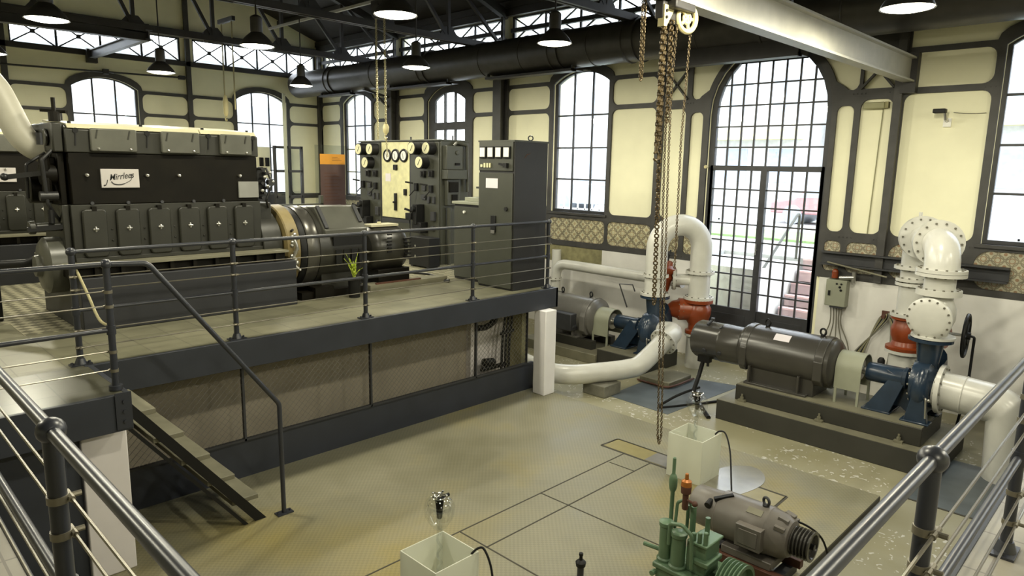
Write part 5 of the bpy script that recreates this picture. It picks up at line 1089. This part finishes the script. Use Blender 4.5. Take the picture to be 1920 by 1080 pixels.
w = MB().cyl((HX-.035, 4.975, 4.62), (HX+.04, 4.975, 4.62), .012, n=8).cyl((HX-.035, 4.975, 4.57), (HX+.04, 4.975, 4.57), .012, n=8); part('plate_bolts', w, 'black', t)
part('hoist_frame', MB().box(HX-.06, HX+.02, 4.94, 5.36, 4.56, 4.70).box(HX-.1, HX+.1, 5.0, 5.30, 4.64, 4.705), 'roofsteel', t, .01)
wc = Vector((HX+.05, 5.25, 4.60)); w = MB().torus(wc, (1, -.2, 0), .105, .022, 28, 8); w.torus(wc, (1, -.2, 0), .04, .014, 18, 6)
for k in range(5): a = 2*PI*k/5; w.cyl(wc, wc+Vector((0.02*math.cos(a), math.cos(a), math.sin(a)))*.10, .014, n=6)
part('hand_chain_wheel', w, 'brass', t, label='cream painted pulley wheel')
for j, (y, z1) in enumerate(((4.985, 3.56), (5.01, 3.60))): part('load_chain', chain([(HX, y, 4.56), (HX, y-.005, z1)], .05, .0075, .75), 'chain', t)
part('load_chain', chain([(HX-.03, 5.04, 4.56), (HX-.03, 5.06, 3.75), (HX-.03, 5.10, 2.9), (HX-.03, 5.12, 2.2)], .05, .0075, .75), 'chain', t)
part('load_chain', chain([(HX+.03, 5.06, 4.56), (HX+.03, 5.07, 3.75)], .05, .007, .75), 'chain', t)
part('load_hook', MB().torus((HX, 4.98, 3.48), (1, 0, 0), .035, .010, 14, 6, .6, 5.6).cyl((HX, 4.98, 3.51), (HX, 4.98, 3.58), .014, n=8), 'chain', t)
part('hand_chain', chain(smooth([(HX+.03, 5.145, 4.60), (HX, 5.16, 3.9), (HX, 5.22, 2.5), (HX, 5.31, 1.1), (HX, 5.315, .95), (HX, 5.29, .88), (HX, 5.265, .95), (HX, 5.25, 1.1), (HX, 5.16, 2.54), (HX, 5.11, 3.5), (HX, 5.08, 4.56)], 6), .034, .0042), 'chain', t)
part('hand_chain', chain([(HX+.03, 5.355, 4.60), (HX, 5.355, 3.6), (HX, 5.37, 2.9), (HX, 5.375, 2.5)], .034, .0042), 'chain', t)
part('hand_chain', chain(smooth([(HX-.1, 4.82, 5.03), (HX-.1, 4.835, 4.2), (HX-.1, 4.84, 4.09), (HX-.1, 4.86, 4.09), (HX-.1, 4.865, 4.2), (HX-.1, 4.87, 5.03)], 4), .034, .0045), 'chain', t)
t = thing('chain_hoist', (-10.2, 7.1, 6.2), 'pale chain hoist hanging in front of the wide old switchboard', 'chain hoist')
part('trolley', MB().box(-10.32, -9.98, 7.03, 7.17, 5.90, 6.07).cyl((-10.15, 7.1, 6.07), (-10.15, 7.1, 8.58), .02).cyl((-10.15, 7.0, 5.88), (-10.15, 7.2, 5.88), .12, n=18), 'roofsteel', t, .01)
for x, z in ((-10.27, 3.80), (-10.03, 4.05)): part('hoist_chain', chain([(x, 7.1, 5.9), (x+.01, 7.1, z)], .045, .0075, .7), 'chainpale', t)
part('hook_block', MB().lathe((-10.02, 7.1, 3.88), (0, 0, 1), [(.02, 0), (.05, .04), (.055, .12), (.03, .17)], 12).torus((-10.02, 7.1, 3.84), (0, 1, 0), .035, .011, 14, 6, .4, 5.4), 'brass', t); part('tail_chain', chain([(-10.02, 7.1, 3.82), (-9.98, 7.1, 3.5)], .04, .006, .7), 'chainpale', t)
t = thing('chain_hoist', (-17.0, 7.5, 5.9), 'slender yellowish hoist on two cords hanging before the end wall windows', 'chain hoist')
part('trolley', MB().box(-17.4, -16.6, 7.46, 7.54, 6.62, 6.72), 'roofsteel', t)
for x, z in ((-17.28, 4.9), (-16.72, 4.6)): part('cord', MB().cyl((x, 7.5, 6.64), (x, 7.5, z), .018, n=8), 'chainpale', t)
part('hook_block', MB().lathe((-17.26, 7.5, 4.46), (0, 0, 1), [(.03, 0), (.06, .06), (.075, .30), (.05, .44), (.03, .5)], 12).torus((-17.26, 7.5, 4.40), (0, 1, 0), .05, .016, 14, 6, .4, 5.4), 'brass', t)

# ------------------------------------------------------------------ pendant lamps
def lamp_at(x, y, z, label):
    t = thing('pendant_lamp', (x, y, z), label, 'lamp', 'industrial pendant lamps')
    part('hanging_rod', MB().cyl((x, y, z+.42), (x, y, zr(y)-.02), .012, n=8), 'roofsteel', t)
    part('lamp_neck', MB().lathe((x, y, z+.19), (0, 0, 1), [(.085, 0), (.088, .02), (.088, .22), (.07, .24), (.03, .26)], 22), 'duct', t)
    part('lamp_shade', MB().lathe((x, y, z), (0, 0, 1), [(.258, 0), (.250, .008), (.215, .07), (.155, .135), (.10, .185), (.082, .20), (.074, .195), (.093, .178), (.148, .125), (.206, .065), (.238, .012), (.252, -.004)], 34, caps=False), 'duct', t)
    part('glowing_lens', MB().lathe((x, y, z+.012), (0, 0, 1), [(.236, .012), (.232, -.014), (.15, -.034), (.06, -.045), (.005, -.047)], 30), 'bulb', t)
    return t
LAMPS = [(-14.42, 5.05, 5.02, 'lamp hanging before the end wall beside the short grey cross beam'), (-10.41, 5.05, 5.09, 'lamp above the generator end of the engine with script nameplate'), (-6.91, 5.05, 5.08, 'lamp above the pale chains of the hoist before the switchboard'),
 (-14.28, 7.9, 5.03, 'lamp beside the end of the big duct near the room corner'), (-10.21, 7.9, 5.08, 'lamp before the big duct above the wide switchboard'), (-6.95, 7.9, 5.15, 'lamp in front of the big duct above the tall metered cabinet'),
 (-2.3, 7.9, 5.0, 'lamp beyond the grey I beam above the pale swan neck pipe'), (-10.65, 2.4, 5.09, 'lamp before the thick dark girder above the white exhaust pipe'), (-14.5, 2.4, 5.05, 'lamp behind the white exhaust pipe above the second engine')]
EXTRA = [(-2.3, 5.05, 5.05), (-6.9, 2.4, 5.05), (-2.3, 2.3, 5.05), (-6.9, -1.2, 5.05), (-10.6, -1.2, 5.05), (2.0, 5.05, 5.05), (2.0, 7.9, 5.05), (2.0, 0.5, 5.05), (-18.4, 5.05, 5.05)]  # out-of-view lamps carrying on the grid, added to light gallery and hall evenly
def light_for(x, y, z):
    l = D.lights.new('lamp_light', 'POINT'); l.energy = LAMP_W; l.color = LAMP_C; l.shadow_soft_size = .14
    l.use_nodes = True; nt = l.node_tree; e = nt.nodes['Emission']
    g = nt.nodes.new('ShaderNodeTexCoord'); sp = nt.nodes.new('ShaderNodeSeparateXYZ'); ab = nt.nodes.new('ShaderNodeMath'); ab.operation = 'MULTIPLY_ADD'; ab.inputs[1].default_value = -.5; ab.inputs[2].default_value = .5
    mr = nt.nodes.new('ShaderNodeValToRGB'); cr = mr.color_ramp
    pts = [(.47, 0), (.53, .24), (.60, .50), (.68, .64), (1.0, .44)]      # (1-cos)/2 .. 1 = straight down
    while len(cr.elements) < len(pts): cr.elements.new(.5)
    for e_, (p_, v_) in zip(cr.elements, pts): e_.position = p_; e_.color = (v_, v_, v_, 1)
    nt.links.new(g.outputs['Normal'], sp.inputs[0]); nt.links.new(sp.outputs[2], ab.inputs[0]); nt.links.new(ab.outputs[0], mr.inputs[0]); nt.links.new(mr.outputs[0], e.inputs['Strength'])
    o = D.objects.new('lamp_light', l); COL.objects.link(o); o.location = (x, y, z-.06)
LAMP_W, LAMP_C = 540, (1.0, .945, .74)
for x, y, z, s in LAMPS: lamp_at(x, y, z, 'industrial pendant '+s); light_for(x, y, z)
for x, y, z in EXTRA[:-1]: lamp_at(x, y, z, 'industrial pendant lamp outside the photo near the gallery'); light_for(x, y, z)

# ------------------------------------------------------------------ floating tap fountains in acrylic boxes
def fountain(x0, y0, s, h, label, lab2, tap_z, tip):
    t = thing('acrylic_box', (x0+s/2, y0+s/2, 0), label, 'box')
    th = .008
    for n_, b in (('side_wall', (x0, x0+s, y0, y0+th)), ('side_wall', (x0, x0+s, y0+s-th, y0+s)), ('side_wall', (x0, x0+th, y0+th, y0+s-th)), ('side_wall', (x0+s-th, x0+s, y0+th, y0+s-th))):
        part(n_, MB().box(*b, .002, h), 'acrylic', t)
    part('bottom', MB().box(x0+th, x0+s-th, y0+th, y0+s-th, .002, .012), 'acrylic', t)
    part('water_surface', MB().box(x0+th, x0+s-th, y0+th, y0+s-th, .13, .134), 'water', t)
    cx, cy = x0+s/2, y0+s/2
    t = thing('tap_fountain', (cx, cy, .134), lab2, 'fountain')
    part('water_column', MB().lathe((cx, cy, .136), (0, 0, 1), [(.040, 0), (.028, .06), (.022, .2), (.022, tap_z-.33), (.03, tap_z-.27), (.045, tap_z-.23)], 18), 'water', t)
    part('water_ripple', MB().tube([(cx+.016*math.sin(k*1.3), cy+.016*math.cos(k*1.3), .14+k*(tap_z-.30)/24) for k in range(25)], .010, 8), 'water', t)
    part('water_bell', MB().lathe((cx, cy, tap_z-.12), (0, 0, 1), [(.012, -.12), (.05, -.115), (.075, -.08), (.11, -.02), (.118, .05), (.10, .10), (.06, .135), (.02, .145)], 22, caps=False), 'water', t)
    tp = part('tap_spout', MB().lathe((cx, cy, tap_z-.16), (0, 0, 1), [(.017, 0), (.021, .01), (.027, .09), (.032, .13), (.026, .16), (.016, .17)], 14).tube(fillet([(cx, cy, tap_z-.02), (cx+.0, cy+.05, tap_z-.0), (cx, cy+.09, tap_z-.0)], .03), .014, 8), 'black', t)
    w = MB()
    for k in range(4): a = k*PI/2+.4; w.cyl((cx, cy, tap_z+.03), (cx+.055*math.cos(a), cy+.055*math.sin(a), tap_z+.03), .007, n=8); w.ball((cx+.055*math.cos(a), cy+.055*math.sin(a), tap_z+.03), .010, 8, 6)
    w.cyl((cx, cy, tap_z), (cx, cy, tap_z+.045), .012, n=10); w.torus((cx, cy, tap_z+.01), (0, 0, 1), .045, .006, 20, 6); part('tap_handle', w, 'chrome', tp)
    w = MB(); random.seed(3)
    for k in range(16): a = random.uniform(0, 2*PI); r = random.uniform(.03, .10); w.ball((cx+r*math.cos(a), cy+r*math.sin(a), tap_z+.02-r*r*6+random.uniform(-.01, .01)), .0055, 6, 4)
    part('water_drops', w, 'chrome', t)
fountain(-3.925, 2.865, .42, .5, 'white translucent acrylic box on the plates beside the short black spindle', 'floating black tap with water column over the acrylic box beside the black spindle', .93, 0)
fountain(-3.83, 6.46, .42, .5, 'white translucent acrylic box beside the yellow channel cover', 'floating black tap with water column over the acrylic box beside the channel cover', .93, 0)
t = solo('fountain_cable', MB().tube(smooth([(-3.52, 3.22, .50), (-3.50, 3.27, .535), (-3.46, 3.30, .53), (-3.38, 3.30, .40), (-3.30, 3.26, .15), (-3.2, 3.2, .012), (-2.8, 3.1, .012)], 6), .009, 8), 'black', (-3.4, 3.3, 0), 'black cable hooked over the acrylic box beside the short black spindle', 'cable')
solo('fountain_cable', MB().tube(smooth([(-3.45, 6.80, .49), (-3.42, 6.84, .525), (-3.34, 6.83, .52), (-3.22, 6.72, .38), (-3.05, 6.45, .16), (-2.85, 6.1, .015), (-2.6, 5.7, .012), (-2.35, 5.45, .012)], 7), .009, 8), 'black', (-3.1, 6.5, 0), 'dark cable curving from an acrylic box to the small brownish motor', 'cable')

# ------------------------------------------------------------------ small motor and green compressor
MYc, MZc = 5.37, .41
t = thing('electric_motor', (-2.4, MYc, 0), 'brownish grey electric motor with grooved pulley on the plate floor', 'motor')
part('casing', MB().lathe((-2.60, MYc, MZc), (1, 0, 0), [(.19, 0), (.200, .01), (.200, .26), (.203, .27), (.203, .44), (.195, .45), (.185, .56), (.15, .62), (.07, .65), (.04, .66)], 36), 'motor2', t)
part('fan_cover', MB().lathe((-2.86, MYc, MZc), (1, 0, 0), [(.10, 0), (.155, .0), (.17, .02), (.175, .18), (.185, .27)], 32), 'motor2', t)
part('terminal_box', MB().box(-2.36, -2.14, MYc-.25, MYc-.14, MZc-.10, MZc+.09).box(-2.33, -2.17, MYc-.258, MYc-.25, MZc-.07, MZc+.06), 'motor2', t, .01)
part('lifting_eye', MB().torus((-2.22, MYc, MZc+.245), (.4, 1, 0), .032, .012, 16, 8).cyl((-2.22, MYc, MZc+.19), (-2.22, MYc, MZc+.215), .028), 'ironfine', t)
part('rating_plate', MB().bar((-2.33, MYc-.105, MZc+.174), (-2.20, MYc-.105, MZc+.174), .06, .006, (0, -.52, .86)), 'bedtop', t)
part('brush_cover', MB().bar((-2.62, MYc-.13, MZc+.16), (-2.50, MYc-.02, MZc+.20), .04, .03).cyl((-2.66, MYc-.17, MZc+.10), (-2.66, MYc-.10, MZc+.12), .03), 'black', t)
w = MB()
for a in (.6, 1.1, 1.9, 2.4): w.bar((-2.08, MYc+.19*math.cos(a), MZc+.19*math.sin(a)), (-2.0, MYc+.17*math.cos(a), MZc+.17*math.sin(a)), .05, .03)
part('end_lugs', w, 'motor2', t)
prof = [(.04, 0)]
for k in range(5): prof += [(.125, .005+.028*k), (.125, .012+.028*k), (.098, .018+.028*k), (.098, .026+.028*k)]
prof += [(.125, .146), (.125, .155), (.10, .156), (.09, .13), (.03, .128)]
part('grooved_pulley', MB().lathe((-1.965, MYc, MZc), (1, 0, 0), prof, 32), 'motor', t)
part('shaft', MB().cyl((-1.97, MYc, MZc), (-1.80, MYc, MZc), .024, n=12), 'darksteel', t)
part('feet', MB().box(-2.50, -2.06, MYc-.19, MYc+.19, .16, .23), 'motor2', t, .008)
[part('slide_rail', MB().box(-2.72, -1.95, MYc+q_, MYc+q_+.07, .085, .16), 'rust', t, .005) for q_ in (-.22, .15)]; [part('base_leg', MB().box(x_, x_+.09, MYc-.25, MYc+.25, 0, .085), 'ironfine', t) for x_ in (-2.70, -2.1)]
solo('motor_cable', MB().tube(smooth([(-2.06, 5.36, .52), (-1.99, 5.52, .50), (-1.85, 5.66, .36), (-1.78, 5.72, .1), (-1.76, 5.74, -.11), (-1.3, 5.8, -.115)], 6), .009, 8), 'black', (-2, 5.5, 0), 'thin black cable from the pulley end of the small brown motor over the floor edge', 'cable')
GX, GY = -2.535, 4.70
t = thing('compressor', (GX, GY, 0), 'green two cylinder compressor with tall pipes and grooved pulley beside the brown motor', 'compressor')
part('crankcase', MB().box(GX-.20, GX+.24, GY-.17, GY+.20, .0, .20).box(GX-.24, GX+.28, GY-.21, GY+.24, .0, .03).box(GX-.22, GX+.26, GY-.19, GY+.22, .19, .235), 'green', t, .012)
for dx, dy, r, zt in ((-.165, -.09, .052, .585), (-.035, -.11, .058, .55)):
    part('cylinder', MB().lathe((GX+dx, GY+dy, .235), (0, 0, 1), [(r*1.25, 0), (r*1.25, .02), (r, .03), (r, zt-.29), (r*1.15, zt-.28), (r*1.15, zt-.25), (r*.8, zt-.24)], 22), 'green', t)
w = MB().box(GX+.03, GX+.20, GY-.10, GY+.12, .235, .50).box(GX+.05, GX+.22, GY-.13, GY+.14, .49, .515).box(GX+.08, GX+.24, GY-.14, GY+.10, .34, .38)
for i in range(3): w.cyl((GX+.09+.05*i, GY-.10, .50), (GX+.09+.05*i, GY-.10, .58+.02*i), .018, n=10)
part('cylinder_block', w, 'green', t, .008)
part('bypass_pipe', MB().tube(fillet([(GX-.10, GY-.15, .42), (GX-.10, GY-.15, .60), (GX+.02, GY-.17, .64), (GX+.10, GY-.16, .58), (GX+.11, GY-.15, .30)], .05), .016, 10).tube(fillet([(GX-.13, GY-.02, .5), (GX-.13, GY+.0, .72), (GX-.03, GY+.02, .78), (GX+.0, GY+.03, .6)], .05), .013, 10), 'green', t)
part('tall_pipe', MB().lathe((GX-.17, GY-.02, .55), (0, 0, 1), [(.017, 0), (.017, .25), (.022, .26), (.030, .28), (.034, .31), (.034, .36), (.026, .39), (.020, .40), (.014, .41), (.014, .54), (.010, .545)], 16), 'green', t)
part('short_pipe', MB().cyl((GX+.0, GY+.03, .5), (GX+.0, GY+.03, .72), .024, n=12).cyl((GX-.06, GY+.05, .5), (GX-.06, GY+.05, .70), .014, n=10).cyl((GX+.12, GY+.05, .5), (GX+.12, GY+.05, .66), .02, n=10), 'green', t)
rv = part('relief_valve', MB().lathe((GX-.045, GY-.03, .70), (0, 0, 1), [(.022, 0), (.026, .02), (.024, .13), (.040, .14), (.043, .20), (.032, .23)], 16).cyl((GX-.02, GY-.04, .79), (GX+.05, GY-.06, .79), .011, n=8).ball((GX+.055, GY-.06, .79), .024, 10, 6), 'rust', t, label='rusty brown relief valve')
part('valve_cap', MB().lathe((GX-.045, GY-.03, .90), (0, 0, 1), [(.043, 0), (.04, .04), (.016, .055), (.014, .10), (.009, .105)], 16), 'copper', rv, label='orange brass cap')
for i, (dx, dy, z) in enumerate(((-.2, -.17, .15), (-.12, -.17, .08), (.0, -.17, .14), (.12, -.17, .09), (.2, -.17, .16))): part('fitting', MB().cyl((GX+dx, GY+dy, z), (GX+dx, GY+dy-.05, z), .022, n=8), 'green', t)
part('side_stub', MB().cyl((GX-.21, GY-.08, .30), (GX-.36, GY-.10, .30), .018, n=8), 'green', t)
prof = [(.05, 0)]
for k in range(5): prof += [(.20, .005+.030*k), (.20, .012+.030*k), (.172, .019+.030*k), (.172, .028+.030*k)]
prof += [(.20, .156), (.20, .165), (.17, .166), (.16, .12), (.04, .118)]
part('grooved_pulley', MB().lathe((GX+.30, GY+.02, .20), (1, 0, 0), prof, 36), 'green', t)
part('shaft', MB().cyl((GX+.2, GY+.02, .20), (GX+.50, GY+.02, .20), .026, n=12), 'darksteel', t)
t = thing('valve_spindle', (-3.24, 4.2, 0), 'short black capped spindle rising from the floor plates before the green compressor', 'valve')
part('pipe', MB().cyl((-3.24, 4.2, 0), (-3.24, 4.2, .10), .028, n=16), 'ironfine', t); part('cap', MB().lathe((-3.24, 4.2, .10), (0, 0, 1), [(.030, 0), (.04, .01), (.045, .045), (.03, .06), (.015, .065), (.014, .10), (.018, .105), (.018, .125), (.006, .13)], 18), 'black', t)
t = thing('pipe_clutter', (-7.2, 6.85, 0), 'dark valves and hoses behind the wire mesh next to the white pillar', 'pipework')
part('valve_body', MB().lathe((-7.22, 6.80, .50), (.05, 1, -.12), [(.03, 0), (.06, .02), (.06, .20), (.03, .24)], 14), 'black', t)
part('valve_pipe', MB().lathe((-7.2, 6.76, .40), (.0, 1, 0), [(.035, 0), (.035, .5)], 12), 'black', t)
part('curved_hose', MB().tube(smooth([(-7.28, 6.76, 1.02), (-7.26, 6.9, 1.02), (-7.24, 7.06, 1.12), (-7.24, 7.14, 1.40)], 6), .045, 12), 'black', t)
for i in range(3): part('hose', MB().tube(smooth([(-7.14, 7.12+.075*i, -.1), (-7.14, 7.12+.075*i, .7), (-7.14, 7.17+.075*i, 1.1), (-7.16, 7.24+.05*i, 1.42)], 5), .02, 8), 'black', t)
part('clamp_bar', MB().bar((-7.10, 7.04, .92), (-7.10, 7.32, .94), .03, .04), 'black', t)

# ------------------------------------------------------------------ outside
w = MB().box(-60, 60, 14.4, 80, 1.2, 1.62); w.box(-60, -7.4, 12, 14.4, 1.2, 1.62); w.box(-3.2, 60, 12, 14.4, 1.2, 1.62); w.box(-70, -20.4, -40, 12, 1.2, 1.62); struct('street', w, 'extroad')
w = MB().box(-7.4, -3.2, 11.98, 12.5, -.6, -.13); struct('street_entrance', w, 'extroad')
t = thing('outdoor_steps', (-5, 13, -.13), 'reddish outdoor steps seen through the lower panes of the big glazed door', 'steps')
for k in range(8):
    y = 12.5+.26*k; part('step', MB().box(-5.6, -3.25, y, 14.5, -.13+.22*k, .07+.22*k), 'stepred', t); part('step_edge', MB().box(-5.6, -3.25, y-.02, y+.06, .055+.22*k, .09+.22*k), 'stepnose', t)
solo('ramp_wall', MB().box(-7.3, -5.65, 12.4, 14.3, -.5, 1.55), 'ext', (-6.5, 13, -.5), 'pale low wall outside beside the reddish steps behind the glazed door', 'wall')
w = MB().tube(fillet([(-5.75, 12.45, .2), (-5.75, 12.45, 1.3), (-5.75, 14.3, 2.6), (-5.75, 14.3, 1.6)], .1), .03, 8); solo('outdoor_handrail', w, 'cabinet', (-5.75, 13, .2), 'thin metal handrail on the outdoor steps behind the glazed door', 'handrail')
w = MB().box(-16, 6, 17.5, 20, 1.62, 1.68); struct('lawn', w, 'grass')
t = thing('tree_trunk', (-5.0, 18.0, 1.6), 'broad brown tree trunk on the lawn seen through the big door', 'tree'); part('trunk', MB().lathe((-5.3, 18.6, 1.6), (0, 0, 1), [(.75, 0), (.5, .3), (.42, 1.0), (.40, 2.2), (.44, 3.2), (.6, 4.0)], 18), 'trunk', t)
def building(x0, x1, y, z1, nx, nz, label, band=None):
    t = thing('street_building', ((x0+x1)/2, y+2, 1.6), label, 'building')
    part('walls', MB().box(x0, x1, y, y+6, 1.6, z1), 'ext', t); part('cornice', MB().box(x0-.2, x1+.2, y-.3, y+6, z1, z1+.3), 'ext', t)
    for i in range(nx):
        for k in range(nz):
            cx = x0+(i+.5)*(x1-x0)/nx; z = 2.9+k*3.1; part('window', MB().box(cx-.55, cx+.55, y-.03, y+.02, z, z+1.5), 'extwin', t)
    if band: part('awning', MB().box(x0+.1, x1-.1, y-.9, y, band, band+.45), 'extyel', t)
building(-34, -21.5, 31, 11.5, 6, 3, 'pale street building with six window bays behind the wall with the duct')
building(-21, -12.5, 31, 9.5, 4, 2, 'pale shop with yellow awning across the street outside the window beside the cabinet', 4.8)
building(-12, -2.5, 33, 12, 5, 3, 'pale street building with yellow band behind the big glazed door', 5.3)
building(-2, 9, 31, 12, 5, 3, 'pale street building outside the window beside the security camera panel')
t = thing('street_building', (-38, 6, 1.6), 'long pale street house outside the end wall windows behind the engines', 'building'); part('walls', MB().box(-46, -38, -6, 30, 1.6, 8.5), 'ext', t); part('roof_edge', MB().box(-46, -37.6, -6, 30, 8.5, 8.8), 'ext', t)
for i in range(9): part('window', MB().box(-38.02, -37.97, -4+3.6*i, -2.4+3.6*i, 5.6, 6.4), 'extwin', t)
def car(x, y, m, label):
    t = thing('parked_car', (x, y, 1.62), label, 'car')
    part('body', MB().prism([(-2.1, .35), (-2.1, .75), (-1.3, .88), (-.7, 1.38), (.75, 1.40), (1.35, .95), (2.05, .85), (2.1, .35)], lambda u, v, tt: (x+u, y+tt, 1.62+v), -.8, .8), m, t, .06); part('windows', MB().prism([(-1.15, .9), (-.65, 1.32), (.7, 1.33), (1.2, .95)], lambda u, v, tt: (x+u, y+tt, 1.62+v), -.81, .81), 'extwin', t)
    for dx in (-1.3, 1.3): part('wheel', MB().cyl((x+dx, y-.82, 1.95), (x+dx, y+.82, 1.95), .33, n=20), 'extwin', t)
car(-17.0, 22.5, 'carw', 'white parked car across the street outside the window beside the tall cabinet'); car(-8.5, 24.5, 'carr', 'red parked car seen through the big glazed door'); car(.6, 23, 'carw', 'white parked car outside the window beside the security camera panel')
for i, (a, b) in enumerate(((-24, -10.5), (-3.0, 8))):
    w = MB().box(a, b, 20.9, 20.96, 2.75, 2.81).box(a, b, 20.9, 20.96, 1.8, 1.86)
    for k in range(int((b-a)/.35)): w.box(a+.35*k, a+.35*k+.05, 20.9, 20.95, 1.62, 2.75)
    solo('street_fence', w, 'ext', ((a+b)/2, 20.93, 1.62), ('pale street railing outside the window beside the tall metered cabinet', 'pale street railing outside the window beside the security camera panel')[i], 'fence')

# ------------------------------------------------------------------ world, camera, render look
wd = D.worlds.new('overcast'); SC.world = wd; wd.use_nodes = True
bg = wd.node_tree.nodes['Background']; bg.inputs[0].default_value = (.86, .93, 1.0, 1); bg.inputs[1].default_value = SKY = 7.5
cd = D.cameras.new('camera'); cam = D.objects.new('camera', cd); COL.objects.link(cam); SC.camera = cam
cd.sensor_width = 36; cd.lens = 1295.03*36/1920; cd.clip_start = .05; cd.clip_end = 300
yaw, pitch, roll = 2.34447583, .17352037, -.01963058
fw = Vector((math.cos(yaw)*math.cos(pitch), math.sin(yaw)*math.cos(pitch), -math.sin(pitch)))
r0 = Vector((math.sin(yaw), -math.cos(yaw), 0)); d0 = fw.cross(r0)
rr, dd = r0*math.cos(roll)+d0*math.sin(roll), d0*math.cos(roll)-r0*math.sin(roll)
mw = Matrix((rr, -dd, -fw)).transposed().to_4x4(); mw.translation = (0, 0, 3.37); cam.matrix_world = mw
vs = SC.view_settings; vs.view_transform = 'Standard'; vs.look = 'None'; vs.gamma = 1; vs.exposure = 0; vs.use_curve_mapping = False
SC.cycles.use_denoising = True; SC.cycles.max_bounces = 10; SC.cycles.transparent_max_bounces = 24; SC.cycles.caustics_reflective = False; SC.cycles.caustics_refractive = False; SC.cycles.sample_clamp_indirect = 6
